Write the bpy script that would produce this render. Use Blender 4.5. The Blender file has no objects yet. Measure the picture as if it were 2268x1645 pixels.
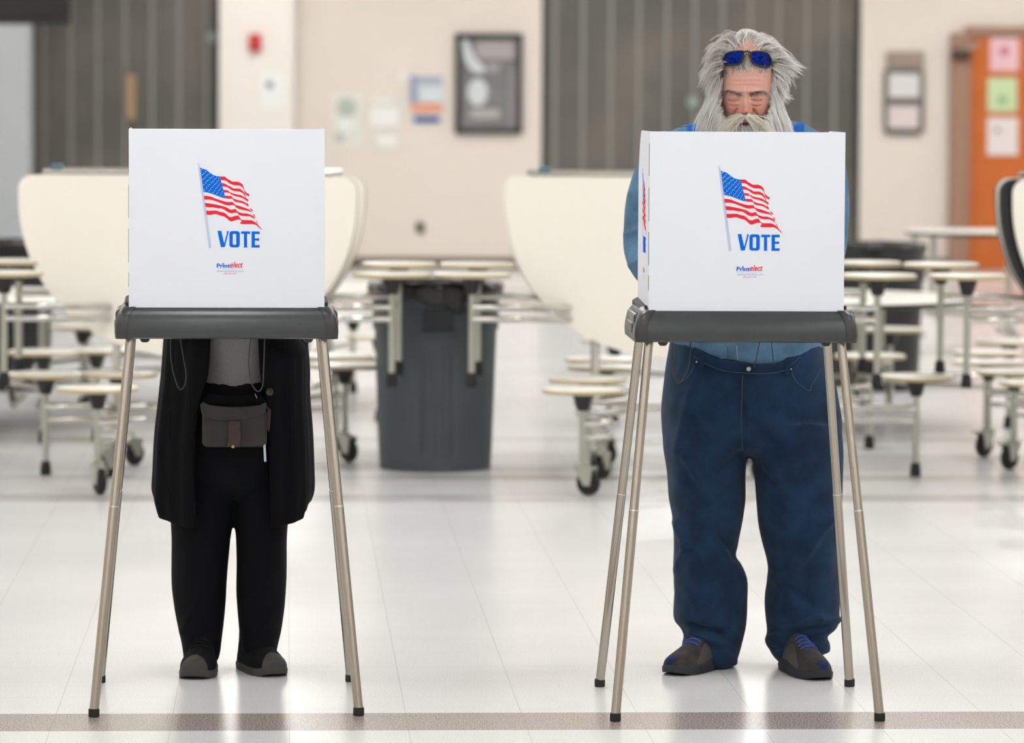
import bpy, bmesh, math, random
from mathutils import Vector, Matrix, noise
from mathutils.bvhtree import BVHTree
PI = math.pi
C = bpy.context.scene.collection
random.seed(7)

# ------------------------------------------------------------------ camera
F, CX, CY, HC = 9500.0, 1134.0, 822.5, 1.632
ROLL = math.radians(0.3)
_a, _b = -500.0, 622.5
_a, _b = _a*math.cos(ROLL)-_b*math.sin(ROLL), _a*math.sin(ROLL)+_b*math.cos(ROLL)
PITCH = math.atan(_b/F)
YAW = math.atan(-_a/F*math.cos(PITCH))
RC = Matrix.Rotation(-YAW, 3, 'Z') @ Matrix.Rotation(PI/2-PITCH, 3, 'X') @ Matrix.Rotation(ROLL, 3, 'Z')
cd = bpy.data.cameras.new('camera'); cam = bpy.data.objects.new('camera', cd); C.objects.link(cam)
cam.matrix_world = Matrix.Translation((0, 0, HC)) @ RC.to_4x4()
cd.sensor_width = 36; cd.lens = F/2268*36; cd.clip_end = 200
cd.dof.use_dof = True; cd.dof.focus_distance = 11.5; cd.dof.aperture_fstop = 3.6
bpy.context.scene.camera = cam
CO = Vector((0, 0, HC))
def ray(u, v): return RC @ Vector(((u-CX)/F, -(v-CY)/F, -1.0))
def at(u, v, Y):
    d = ray(u, v); return CO + d*(Y/d.y)
def fl(u, v, z=0.0):
    d = ray(u, v); return CO + d*((z-HC)/d.z)
def pj(p):
    q = RC.transposed() @ (Vector(p)-CO); return CX+F*q.x/-q.z, CY-F*q.y/-q.z

# ------------------------------------------------------------------ materials
def lin(c):
    return tuple((x/255/12.92 if x/255 <= .04045 else ((x/255+.055)/1.055)**2.4) for x in c)
def mat(name, rgb, rough=.5, metal=0, spec=.5, noise_amt=0, noise_scale=30, bump=0, bump_scale=200, aniso=0, coat=0, sss=0, rgb2=None, detail=4, stretch=None):
    m = bpy.data.materials.new(name); m.use_nodes = True
    nt = m.node_tree; b = nt.nodes['Principled BSDF']
    c = lin(rgb)
    b.inputs['Base Color'].default_value = (*c, 1); b.inputs['Roughness'].default_value = rough
    b.inputs['Metallic'].default_value = metal; b.inputs['Specular IOR Level'].default_value = spec
    b.inputs['Coat Weight'].default_value = coat
    if sss: b.inputs['Subsurface Weight'].default_value = sss; b.inputs['Subsurface Radius'].default_value = (.012, .004, .002)
    tc = nt.nodes.new('ShaderNodeTexCoord'); src = tc.outputs['Object']
    if stretch:
        mp = nt.nodes.new('ShaderNodeMapping'); mp.inputs['Scale'].default_value = stretch
        nt.links.new(src, mp.inputs[0]); src = mp.outputs[0]
    if noise_amt or rgb2:
        n = nt.nodes.new('ShaderNodeTexNoise'); n.inputs['Scale'].default_value = noise_scale; n.inputs['Detail'].default_value = detail
        nt.links.new(src, n.inputs['Vector'])
        r = nt.nodes.new('ShaderNodeValToRGB')
        c2 = lin(rgb2) if rgb2 else tuple(x*(1-noise_amt) for x in c)
        c1 = c if rgb2 else tuple(min(1, x*(1+noise_amt)) for x in c)
        r.color_ramp.elements[0].color = (*c2, 1); r.color_ramp.elements[1].color = (*c1, 1)
        r.color_ramp.elements[0].position = .35; r.color_ramp.elements[1].position = .65
        nt.links.new(n.outputs['Fac'], r.inputs[0]); nt.links.new(r.outputs[0], b.inputs['Base Color'])
    if bump:
        n = nt.nodes.new('ShaderNodeTexNoise'); n.inputs['Scale'].default_value = bump_scale; n.inputs['Detail'].default_value = 3
        nt.links.new(src, n.inputs['Vector'])
        bp = nt.nodes.new('ShaderNodeBump'); bp.inputs['Strength'].default_value = bump; bp.inputs['Distance'].default_value = .002
        nt.links.new(n.outputs['Fac'], bp.inputs['Height']); nt.links.new(bp.outputs[0], b.inputs['Normal'])
    return m
def emis(name, rgb, s):
    m = bpy.data.materials.new(name); m.use_nodes = True; nt = m.node_tree; nt.nodes.clear()
    e = nt.nodes.new('ShaderNodeEmission'); o = nt.nodes.new('ShaderNodeOutputMaterial')
    e.inputs[0].default_value = (*rgb, 1); e.inputs[1].default_value = s; nt.links.new(e.outputs[0], o.inputs[0]); return m

# ------------------------------------------------------------------ mesh helpers
class MB:
    def __init__(s): s.v = []; s.f = []; s.mi = []
    def add(s, vs, fs, mi=0):
        o = len(s.v); s.v += [Vector(p) for p in vs]; s.f += [tuple(i+o for i in f) for f in fs]; s.mi += [mi]*len(fs); return s
    def box(s, c, d, rz=0, mi=0, bev=0):
        x, y, z = d[0]/2, d[1]/2, d[2]/2; R = Matrix.Rotation(rz, 3, 'Z'); c = Vector(c)
        if bev:
            bm = bmesh.new(); bmesh.ops.create_cube(bm, size=1)
            for w in bm.verts: w.co = Vector((w.co.x*d[0], w.co.y*d[1], w.co.z*d[2]))
            bmesh.ops.bevel(bm, geom=bm.edges[:], offset=bev, segments=3, affect='EDGES', profile=.5)
            bm.verts.index_update()
            s.add([c+R@w.co for w in bm.verts], [[w.index for w in f.verts] for f in bm.faces], mi); bm.free(); return s
        vs = [c+R@Vector((a, b, e)) for a in (-x, x) for b in (-y, y) for e in (-z, z)]
        return s.add(vs, [(0,1,3,2),(4,6,7,5),(0,4,5,1),(2,3,7,6),(0,2,6,4),(1,5,7,3)], mi)
    def tube(s, pts, r, n=16, cap=True, mi=0, flat=1.0):
        pts = [Vector(p) for p in pts]; rs = r if isinstance(r, (list, tuple)) else [r]*len(pts)
        vs = []; up = None
        for i, p in enumerate(pts):
            t = (pts[min(i+1, len(pts)-1)]-pts[max(i-1, 0)]).normalized()
            if up is None: up = Vector((0, 0, 1)) if abs(t.z) < .9 else Vector((0, 1, 0))
            a = t.cross(up).normalized(); b = a.cross(t).normalized(); up = b
            for k in range(n):
                w = 2*PI*k/n; vs.append(p+a*rs[i]*math.cos(w)+b*rs[i]*flat*math.sin(w))
        m = len(pts); fs = [(i*n+k, i*n+(k+1) % n, (i+1)*n+(k+1) % n, (i+1)*n+k) for i in range(m-1) for k in range(n)]
        if cap: fs += [tuple(range(n-1, -1, -1)), tuple((m-1)*n+k for k in range(n))]
        return s.add(vs, fs, mi)
    def lathe(s, prof, c=(0,0,0), n=32, mi=0, M=None):
        c = Vector(c); vs = []
        for r, z in prof:
            for k in range(n):
                w = 2*PI*k/n; p = Vector((r*math.cos(w), r*math.sin(w), z)); vs.append((M@p if M else p)+c)
        m = len(prof); fs = [(i*n+k, i*n+(k+1) % n, (i+1)*n+(k+1) % n, (i+1)*n+k) for i in range(m-1) for k in range(n)]
        if prof[0][0] > 1e-5: fs.append(tuple(range(n-1, -1, -1)))
        if prof[-1][0] > 1e-5: fs.append(tuple((m-1)*n+k for k in range(n)))
        return s.add(vs, fs, mi)
    def prism(s, poly, f, mi=0):
        """poly 2D, f(a,b,0/1)->3D"""
        n = len(poly); vs = [f(a, b, 0) for a, b in poly]+[f(a, b, 1) for a, b in poly]
        fs = [tuple(range(n)), tuple(range(2*n-1, n-1, -1))]+[(i, i+n, (i+1) % n+n, (i+1) % n) for i in range(n)]
        return s.add(vs, fs, mi)
    def loft(s, rings, n=64, sub=6, e=2.2, mi=0, cap=True):
        """rings: (z, cx, cy, rx, ry)"""
        R = catm(rings, sub); vs = []
        for z, cx, cy, rx, ry in R:
            for k in range(n):
                w = 2*PI*k/n; c_, s_ = math.cos(w), math.sin(w)
                vs.append((cx+rx*math.copysign(abs(c_)**(2/e), c_), cy+ry*math.copysign(abs(s_)**(2/e), s_), z))
        m = len(R); fs = [(i*n+k, i*n+(k+1) % n, (i+1)*n+(k+1) % n, (i+1)*n+k) for i in range(m-1) for k in range(n)]
        if cap: fs += [tuple(range(n-1, -1, -1)), tuple((m-1)*n+k for k in range(n))]
        return s.add(vs, fs, mi)
    def build(s, name, m, parent=None, smooth=True, angle=40, world=True):
        me = bpy.data.meshes.new(name)
        off = parent_loc(parent) if (parent is not None and world) else Vector((0, 0, 0))
        me.from_pydata([p-off for p in s.v], [], s.f)
        for x in (m if isinstance(m, (list, tuple)) else [m]): me.materials.append(x)
        me.polygons.foreach_set('material_index', s.mi)
        bm = bmesh.new(); bm.from_mesh(me); bmesh.ops.recalc_face_normals(bm, faces=bm.faces); bm.to_mesh(me); bm.free()
        if smooth: me.shade_smooth(); me.set_sharp_from_angle(angle=math.radians(angle))
        o = bpy.data.objects.new(name, me); C.objects.link(o)
        if parent is not None: o.parent = parent
        return o
def parent_loc(p):
    v = Vector((0, 0, 0))
    while p is not None: v += p.location; p = p.parent
    return v
def catm(P, sub):
    P = [tuple(map(float, p)) for p in P]
    if sub <= 1 or len(P) < 3: return P
    out = []
    for i in range(len(P)-1):
        p0, p1, p2, p3 = P[max(i-1, 0)], P[i], P[i+1], P[min(i+2, len(P)-1)]
        for j in range(sub):
            t = j/sub
            out.append(tuple(.5*((2*b)+(-a+c)*t+(2*a-5*b+4*c-d)*t*t+(-a+3*b-3*c+d)*t**3) for a, b, c, d in zip(p0, p1, p2, p3)))
    out.append(P[-1]); return out
def tag(o, label=None, cat=None, group=None, kind=None):
    if label: o['label'] = label
    if cat: o['category'] = cat
    if group: o['group'] = group
    if kind: o['kind'] = kind
    return o
def thing(name, loc, label, cat, group=None):
    o = bpy.data.objects.new(name, None); C.objects.link(o); o.location = loc; o.empty_display_size = .1
    return tag(o, label, cat, group)
def structure(name, mb, m, **k): return tag(mb.build(name, m, **k), kind='structure')
def copy_tree(o, parent=None):
    c = o.copy(); C.objects.link(c); c.parent = parent
    for ch in [x for x in bpy.data.objects if x.parent == o]: copy_tree(ch, c)
    return c
def remesh(o, vox, smooth_iter=6, fac=.5):
    md = o.modifiers.new('r', 'REMESH'); md.mode = 'VOXEL'; md.voxel_size = vox; md.use_smooth_shade = True
    s = o.modifiers.new('s', 'SMOOTH'); s.iterations = smooth_iter; s.factor = fac
    dg = bpy.context.evaluated_depsgraph_get(); me = bpy.data.meshes.new_from_object(o.evaluated_get(dg))
    ms = [x for x in o.data.materials]; o.modifiers.clear(); o.data = me; me.materials.clear()
    for x in ms: me.materials.append(x)
    me.shade_smooth(); return o
def displace(o, fn):
    me = o.data; me.update(); off = parent_loc(o)
    ns = [v.normal.copy() for v in me.vertices]
    for v, n in zip(me.vertices, ns):
        v.co += n*fn(v.co+off, n)
    me.update()
def bvh(o):
    off = parent_loc(o)
    return BVHTree.FromPolygons([v.co+off for v in o.data.vertices], [p.vertices for p in o.data.polygons])
def hit(b, u, v, lift=0.001):
    d = ray(u, v).normalized(); h = b.ray_cast(CO, d)
    return None if h[0] is None else h[0]-d*lift
def stick(b, pts, r, name, m, parent, sub=6, n=6, lift=.0008):
    P = [hit(b, u, v, lift) for u, v in catm(pts, sub)]; P = [p for p in P if p is not None]
    mb = MB(); mb.tube(P, r, n); return mb.build(name, m, parent)
def ribbon(b, pts, w, th, name, m, parent, sub=6, lift=.001):
    P = [hit(b, u, v, lift) for u, v in catm(pts, sub)]; P = [p for p in P if p is not None]
    mb = MB(); vs = []
    for i, p in enumerate(P):
        t = (P[min(i+1, len(P)-1)]-P[max(i-1, 0)]).normalized(); nn = (CO-p).normalized(); a = t.cross(nn).normalized()
        for q in ((-1, 0), (1, 0), (1, 1), (-1, 1)): vs.append(p+a*q[0]*w/2+nn*q[1]*th)
    fs = [(i*4+k, i*4+(k+1) % 4, i*4+4+(k+1) % 4, i*4+4+k) for i in range(len(P)-1) for k in range(4)]
    fs += [(3, 2, 1, 0), tuple(len(P)*4-4+k for k in range(4))]
    mb.add(vs, fs); return mb.build(name, m, parent)

# ------------------------------------------------------------------ material library
M = {}
M['wall'] = mat('wall_paint', (232, 222, 211), .75, bump=.1, bump_scale=40)
M['column'] = mat('column_paint', (238, 232, 222), .7)
M['grey'] = mat('grey_paint', (176, 180, 182), .6)
M['ceil'] = mat('ceiling_tile', (225, 222, 214), .9)
M['chrome'] = mat('chrome', (205, 203, 198), .18, 1, noise_amt=.12, noise_scale=6)
M['leg'] = mat('brushed_steel', (166, 159, 149), .2, 1)
M['galv'] = mat('zinc', (170, 172, 162), .35, .8)
M['black'] = mat('black_plastic', (18, 19, 20), .45)
M['rubber'] = mat('black_rubber', (14, 14, 15), .7)
M['tray'] = mat('charcoal_plastic', (50, 53, 56), .27, bump=.12, bump_scale=25, noise_amt=.1, noise_scale=12)
M['tray2'] = mat('charcoal_plastic_end', (44, 44, 45), .32, noise_amt=.1, noise_scale=12)
M['rail'] = mat('charcoal_matte', (48, 50, 52), .65, spec=.25)
M['panel'] = mat('white_corrugated', (217, 220, 229), .45, bump=.05, bump_scale=20)
M['blue'] = mat('print_blue', (0, 100, 208), .8, spec=.15)
M['red'] = mat('print_red', (216, 44, 56), .8, spec=.15)
M['ltblue'] = mat('print_light_blue', (176, 190, 226), .5)
M['midblue'] = mat('print_mid_blue', (140, 160, 205), .5)
M['pink'] = mat('print_pink', (214, 120, 140), .5)
M['white'] = mat('print_white', (222, 226, 236), .5)
M['top'] = mat('laminate', (238, 232, 220), .32)
M['edge'] = mat('table_edge', (128, 116, 92), .5)
M['seat'] = mat('seat_laminate', (232, 230, 220), .28)
M['seatedge'] = mat('seat_edge', (178, 162, 128), .5)
M['can'] = mat('grey_bin_plastic', (64, 72, 77), .5, noise_amt=.05, noise_scale=4)
M['bag'] = mat('black_bag', (12, 13, 15), .22, bump=.8, bump_scale=18)
M['orange'] = mat('orange_door', (204, 106, 34), .45, noise_amt=.05, noise_scale=5)
M['frame'] = mat('brown_frame', (160, 124, 104), .5)
M['darkframe'] = mat('black_frame', (38, 38, 38), .4)
M['brass'] = mat('brass', (190, 160, 80), .3, 1)

def floor_material():
    m = bpy.data.materials.new('vinyl_tile'); m.use_nodes = True; nt = m.node_tree; b = nt.nodes['Principled BSDF']
    N = nt.nodes.new; L = nt.links.new
    tc = N('ShaderNodeTexCoord'); sx = N('ShaderNodeSeparateXYZ'); L(tc.outputs['Object'], sx.inputs[0])
    def mth(op, a, b_=None, c=None):
        n = N('ShaderNodeMath'); n.operation = op
        for i, x in enumerate((a, b_, c)):
            if x is None: continue
            if isinstance(x, (int, float)): n.inputs[i].default_value = x
            else: L(x, n.inputs[i])
        return n.outputs[0]
    def mix(f, a, b_):
        n = N('ShaderNodeMix'); n.data_type = 'RGBA'
        L(f, n.inputs[0])
        for i, x in ((6, a), (7, b_)):
            if isinstance(x, tuple): n.inputs[i].default_value = (*lin(x), 1)
            else: L(x, n.inputs[i])
        return n.outputs[2]
    def band(y0, y1, soft=.004):
        c = mth('ABSOLUTE', mth('SUBTRACT', sx.outputs[1], (y0+y1)/2))
        n = N('ShaderNodeMapRange'); L(c, n.inputs[0]); n.inputs[1].default_value = (y1-y0)/2-soft; n.inputs[2].default_value = (y1-y0)/2+soft
        n.inputs[3].default_value = 1; n.inputs[4].default_value = 0; return n.outputs[0]
    def line(coord, off, w):
        a = mth('DIVIDE', mth('SUBTRACT', coord, off), .3048); fr = mth('ABSOLUTE', mth('SUBTRACT', mth('FRACT', mth('ADD', a, 100.5)), .5))
        return mth('LESS_THAN', fr, w/.3048)
    ns = N('ShaderNodeTexNoise'); ns.inputs['Scale'].default_value = 230; ns.inputs['Detail'].default_value = 3; L(tc.outputs['Object'], ns.inputs['Vector'])
    n2 = N('ShaderNodeTexNoise'); n2.inputs['Scale'].default_value = 1.3; n2.inputs['Detail'].default_value = 4; L(tc.outputs['Object'], n2.inputs['Vector'])
    def ramp(src, p0, p1):
        r = N('ShaderNodeMapRange'); L(src, r.inputs[0]); r.inputs[1].default_value = p0; r.inputs[2].default_value = p1; return r.outputs[0]
    sp = ramp(ns.outputs['Fac'], .32, .52)
    base = mix(sp, (206, 206, 206), (227, 227, 226))
    dark = mix(ramp(ns.outputs['Fac'], .36, .64), (84, 72, 68), (206, 194, 188))
    col = base
    col = mix(band(10.893, 11.198), col, dark)
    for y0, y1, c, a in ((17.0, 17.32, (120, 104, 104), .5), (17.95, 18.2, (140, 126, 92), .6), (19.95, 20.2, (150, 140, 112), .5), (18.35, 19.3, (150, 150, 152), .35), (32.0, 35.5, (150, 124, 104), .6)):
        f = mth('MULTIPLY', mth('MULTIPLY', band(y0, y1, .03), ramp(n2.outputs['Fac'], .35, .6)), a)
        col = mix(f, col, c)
    lx = mth('MULTIPLY', line(sx.outputs[0], .011, .0012), .32)
    ly = mth('MULTIPLY', line(sx.outputs[1], 11.198, .0012), .18)
    col = mix(mth('MAXIMUM', lx, ly), col, (120, 112, 104))
    L(col, b.inputs['Base Color'])
    L(mth('ADD', mth('MULTIPLY', n2.outputs['Fac'], .10), .17), b.inputs['Roughness'])
    b.inputs['IOR'].default_value = 1.5; b.inputs['Specular IOR Level'].default_value = .62
    wv = N('ShaderNodeTexNoise'); wv.inputs['Scale'].default_value = 2.2; L(tc.outputs['Object'], wv.inputs['Vector'])
    bp = N('ShaderNodeBump'); bp.inputs['Strength'].default_value = .12; bp.inputs['Distance'].default_value = .01
    L(wv.outputs['Fac'], bp.inputs['Height']); L(bp.outputs[0], b.inputs['Normal'])
    return m

# ------------------------------------------------------------------ room
WY = 39.6
XL, XR, YB, ZC = -9.0, 13.0, -7.0, 3.9
structure('floor', MB().box(((XL+XR)/2, (YB+WY)/2, -.05), (XR-XL, WY-YB+.4, .1)), floor_material(), smooth=False)
structure('ceiling', MB().box(((XL+XR)/2, (YB+WY)/2, ZC+.05), (XR-XL, WY-YB+.4, .1)), M['ceil'], smooth=False)
structure('wall_left', MB().box((XL-.1, (YB+WY)/2, ZC/2), (.2, WY-YB+.4, ZC)), M['wall'], smooth=False)
structure('wall_right', MB().box((XR+.1, (YB+WY)/2, ZC/2), (.2, WY-YB+.4, ZC)), M['wall'], smooth=False)
structure('wall_front', MB().box(((XL+XR)/2, YB-.1, ZC/2), (XR-XL, .2, ZC)), M['wall'], smooth=False)
def wx(u, Y=WY): return at(u, 200, Y).x
gl0, gl1, gr0, gr1 = wx(66), wx(486), wx(1199), wx(1906)
wb = MB()
segs = [(XL, gl0), (gl1, gr0), (gr1, XR)]
for a, b in segs: wb.box(((a+b)/2, WY+.15, ZC/2), (b-a, .3, ZC))
for a, b in ((gl0, gl1), (gr0, gr1)): wb.box(((a+b)/2, WY+.15, (3.0+ZC)/2), (b-a, .3, ZC-3.0)); wb.box(((a+b)/2, WY+.28, 1.5), (b-a, .04, 3.0))
structure('wall_back', wb, M['wall'], smooth=False)
structure('column', MB().box(((wx(485, 39.2)+wx(651, 39.2))/2, 39.4, ZC/2), (wx(651, 39.2)-wx(485, 39.2), .4, ZC), bev=.01), M['column'])
xc = wx(66, 38.6)
structure('column', MB().box(((xc-1.6+xc)/2, 38.9, ZC/2), (1.6, .6, ZC), bev=.01), M['grey'])
structure('baseboard_back', MB().box(((gl1+.7+gr0)/2, WY-.01, .05), (gr0-gl1-.7, .02, .1)).box(((gr1+XR)/2, WY-.01, .05), (XR-gr1-.05, .02, .1)), mat('baseboard', (110, 92, 80), .5), smooth=False)

# rolling grilles
def grille_mat():
    m = mat('grille_curtain', (90, 88, 80), .5, .3)
    nt = m.node_tree; b = nt.nodes['Principled BSDF']; N = nt.nodes.new; L = nt.links.new
    tc = N('ShaderNodeTexCoord'); w = N('ShaderNodeTexWave'); w.bands_direction = 'Z'; w.inputs['Scale'].default_value = 11.5
    L(tc.outputs['Object'], w.inputs['Vector'])
    n = N('ShaderNodeTexNoise'); n.inputs['Scale'].default_value = 1.1; n.inputs['Detail'].default_value = 2; L(tc.outputs['Object'], n.inputs['Vector'])
    r = N('ShaderNodeValToRGB'); r.color_ramp.elements[0].color = (*lin((90, 89, 84)), 1); r.color_ramp.elements[1].color = (*lin((110, 105, 97)), 1)
    r.color_ramp.elements[0].position = .4; r.color_ramp.elements[1].position = .62
    L(n.outputs['Fac'], r.inputs[0])
    mx = N('ShaderNodeMix'); mx.data_type = 'RGBA'; mr = N('ShaderNodeMapRange'); L(w.outputs['Fac'], mr.inputs[0]); mr.inputs[1].default_value = .6; mr.inputs[2].default_value = 1; mr.inputs[4].default_value = .35
    L(mr.outputs[0], mx.inputs[0]); L(r.outputs[0], mx.inputs[6]); mx.inputs[7].default_value = (*lin((140, 134, 120)), 1); L(mx.outputs[2], b.inputs['Base Color'])
    return m
GM = grille_mat(); GV = mat('grille_link', (146, 144, 136), .5, .2)
def grille(x0, x1, label, us):
    t = thing('rolling_grille', ((x0+x1)/2, WY+.1, 0), label, 'grille', 'rolling grilles in the far wall')
    MB().box(((x0+x1)/2, WY+.1, 1.55), (x1-x0-.06, .02, 2.9)).build('curtain', GM, t, smooth=False)
    MB().box(((x0+x1)/2, WY+.09, .07), (x1-x0-.06, .05, .1)).build('bottom_bar', M['galv'], t, smooth=False)
    for sx in (x0+.015, x1-.015): MB().box((sx, WY+.08, 1.5), (.03, .1, 3.0)).build('guide_rail', M['darkframe'], t, smooth=False)
    for u in us:
        x = wx(u)
        if x0+.05 < x < x1-.05: MB().box((x, WY+.085, 1.55), (.03, .008, 2.85)).build('link_strip', GV, t, smooth=False)
grille(gl0, gl1, 'dark slatted rolling grille at far left, beside the cream column', range(96, 480, 60))
grille(gr0, gr1, 'wide dark slatted rolling grille behind the bearded person', range(1230, 1890, 62))
p = at(290, 215, WY+.05)
tag(MB().box(p, (.085, .02, .42), bev=.005).build('tan_strip', mat('strip_tan', (176, 148, 112), .7)), 'narrow tan vertical strip standing in for something seen through the left grille', 'strip')  # made-up strip for an unidentified tan thing seen behind the grille
for u, v, lab in ((471, 82, 'pale round blob imitating light seen through the left grille beside the cream column'), (1535, 226, 'pale round blob imitating light seen through the right grille beside the beard')):
    p = at(u, v, WY+.065)
    tag(MB().lathe([(0, .01), (.05, .008), (.055, 0), (.055, -.01), (0, -.01)], p, M=Matrix.Rotation(PI/2, 3, 'X')).build('light_blob', mat('pale_green', (150, 165, 152), .5)), lab, 'light_blob')  # pale flat blob imitates light seen through the grille

# hanging screen top-left
p0 = at(-60, 0, 36.0); p1 = at(157, 55, 36.0)
t = thing('flat_screen', ((p0.x+p1.x)/2, 36.0, p1.z), 'black flat screen hanging in the upper left corner', 'television')
MB().box(((p0.x+p1.x)/2, 36.0, p1.z+.35), (p1.x-p0.x, .06, .7), bev=.01).build('casing', M['black'], t)
MB().box(((p0.x+p1.x)/2, 35.965, p1.z+.36), (p1.x-p0.x-.06, .008, .62)).build('display', mat('dark_display', (10, 12, 16), .2), t, smooth=False)
MB().tube([((p0.x+p1.x)/2, 36.02, p1.z+.7), ((p0.x+p1.x)/2, 36.02, ZC)], .03).build('ceiling_pole', M['black'], t)

# wall-hung things
def sheet(name, u0, v0, u1, v1, Y, m, label, cat, th=.006, group=None, parent=None):
    a = at(u0, v0, Y); b = at(u1, v1, Y)
    o = MB().box(((a.x+b.x)/2, Y, (a.z+b.z)/2), (abs(b.x-a.x), th, abs(a.z-b.z))).build(name, m, parent, smooth=False)
    if parent is None: tag(o, label, cat, group)
    return o
def frame_ring(u0, v0, u1, v1, w, Y, th, m, name, parent, bev=.004):
    a = at(u0, v0, Y); b = at(u1, v1, Y); mb = MB(); cx, cz = (a.x+b.x)/2, (a.z+b.z)/2; W, H = b.x-a.x, a.z-b.z
    for dx in (-1, 1): mb.box((cx+dx*(W-w)/2, Y, cz), (w, th, H), bev=bev)
    for dz in (-1, 1): mb.box((cx, Y, cz+dz*(H-w)/2), (W, th, w), bev=bev)
    return mb.build(name, m, parent)
# pull station on column
p = at(565, 95, 39.18)
t = thing('fire_alarm_pull', p, 'red fire alarm pull station on the cream column', 'fire alarm')
MB().box((p.x, 39.176, p.z), (.115, .05, .16), bev=.008).build('housing', mat('alarm_red', (196, 32, 30), .35), t)
MB().box((p.x, 39.135, p.z-.02), (.075, .02, .022), bev=.004).build('pull_handle', mat('alarm_white', (210, 90, 84), .4), t)
t = thing('paper_notice', at(602, 200, 39.19), 'white paper notice with a grey mark on the cream column', 'notice')
sheet('sheet', 576, 160, 628, 240, 39.199, mat('paper_a', (238, 240, 236), .7), 0, 0, parent=t)
p = at(597, 188, 39.19); MB().lathe([(0, 0), (.035, 0), (.035, .003), (0, .003)], p, 20, M=Matrix.Rotation(PI/2, 3, 'X')).build('printed_mark', mat('grey_ink', (140, 142, 148), .7), t)
t = thing('paper_notice', at(770, 265, WY-.01), 'pale paper notice with grey-green picture, left of the two faint sheets', 'notice', 'faint paper notices on the wall')
sheet('sheet', 733, 205, 805, 326, WY-.002, mat('paper_b', (232, 230, 222), .7), 0, 0, parent=t)
for (u, v, r, c) in ((768, 238, .09, (186, 196, 184)), (765, 276, .075, (240, 242, 238)), (752, 305, .05, (200, 202, 196))):
    p = at(u, v, WY-.018); MB().lathe([(0, 0), (r, 0), (r, .002), (0, .002)], p, 24, M=Matrix.Rotation(PI/2, 3, 'X')).build('printed_picture', mat('ink', c, .7), t)
t = thing('paper_notice', at(850, 270, WY-.01), 'pale paper notice with white blocks, right of the two faint sheets', 'notice', 'faint paper notices on the wall')
sheet('sheet', 812, 208, 890, 330, WY-.002, mat('paper_c', (230, 224, 214), .7), 0, 0, parent=t)
for (a, b, c, d) in ((820, 238, 882, 280), (836, 300, 878, 326), (822, 218, 870, 228)):
    sheet('printed_block', a, b, c, d, WY-.017, mat('ink_white', (244, 244, 240), .7), 0, 0, parent=t)
sheet('paper_slip', 884, 160, 902, 178, WY-.002, mat('paper_d', (240, 236, 228), .7), 'tiny white slip of paper above the faint notices', 'paper')
t = thing('wall_poster', at(945, 222, WY-.01), 'blue and orange poster left of the black framed poster', 'poster')
sheet('sheet', 908, 168, 983, 276, WY-.002, mat('poster_white', (226, 226, 222), .6), 0, 0, parent=t)
for (a, b, c, d, col) in ((908, 168, 924, 228, (150, 164, 190)), (924, 170, 980, 186, (168, 182, 202)), (928, 196, 976, 226, (214, 226, 230)), (910, 228, 980, 250, (232, 164, 134)), (916, 258, 974, 272, (64, 92, 150))):
    sheet('printed_block', a, b, c, d, WY-.018, mat('poster_ink', col, .6), 0, 0, parent=t)
t = thing('framed_poster', at(1082, 186, WY-.02), 'black framed poster under shiny glass in the middle of the wall', 'framed poster')
frame_ring(1009, 74, 1156, 297, .05, WY-.03, .05, M['darkframe'], 'frame', t)
sheet('print', 1015, 80, 1150, 291, WY-.002, mat('poster_dark', (92, 84, 88), .5, rgb2=(52, 48, 54), noise_scale=3.5), 0, 0, parent=t)
for (a, b, c, d, col) in ((1055, 90, 1140, 130, (170, 156, 156)), (1078, 140, 1105, 160, (150, 140, 140)), (1042, 242, 1106, 262, (176, 170, 164)), (1128, 150, 1144, 290, (118, 104, 116))):
    sheet('printed_block', a, b, c, d, WY-.02, mat('poster_ink', col, .6), 0, 0, parent=t)
a = at(1016, 82, WY-.04)
w_ = MB()
w_.prism([(1022, 85), (1034, 85), (1052, 130), (1075, 150), (1070, 162), (1045, 158), (1028, 130)], lambda u, v, k: at(u, v, WY-.024-.003*k))
w_.prism([(1058+22*math.cos(q*PI/8), 204+30*math.sin(q*PI/8)) for q in range(16)], lambda u, v, k: at(u, v, WY-.024-.003*k))
w_.build('pale_reflection', mat('reflection_pale', (222, 230, 230), .4), t, smooth=False)  # reflections in the poster glass imitated by pale flat shapes
g = bpy.data.materials.new('glass_sheet'); g.use_nodes = True; gb = g.node_tree.nodes['Principled BSDF']; gb.inputs['Alpha'].default_value = .12; gb.inputs['Roughness'].default_value = .05
sheet('glass', 1016, 81, 1149, 290, WY-.034, g, 0, 0, parent=t, th=.003)
t = thing('wall_outlet', at(930, 504, WY-.01), 'small brown wall outlet low on the wall', 'outlet')
sheet('cover_plate', 922, 492, 939, 516, WY-.015, mat('outlet_brown', (88, 78, 66), .5), 0, 0, parent=t, th=.012)
for v in (499, 509): sheet('socket', 926, v-3, 935, v+3, WY-.024, M['black'], 0, 0, parent=t, th=.006)
t = thing('notice_holder', at(2002, 207, WY-.02), 'grey double frame holding two white sheets left of the orange door', 'notice frame')
mb = MB()
def rr(u0, v0, u1, v1, r, n=6):
    P = []
    for (cx, cy, a0) in ((u1-r, v0+r, -90), (u1-r, v1-r, 0), (u0+r, v1-r, 90), (u0+r, v0+r, 180)):
        P += [(cx+r*math.cos(math.radians(a0+90*i/n)), cy+r*math.sin(math.radians(a0+90*i/n))) for i in range(n+1)]
    return P
mb.prism(rr(1957, 150, 2047, 299, 14), lambda u, v, k: at(u, v, WY+.001-.035*k)); mb.build('backing', mat('holder_grey', (104, 96, 92), .5), t)
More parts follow.
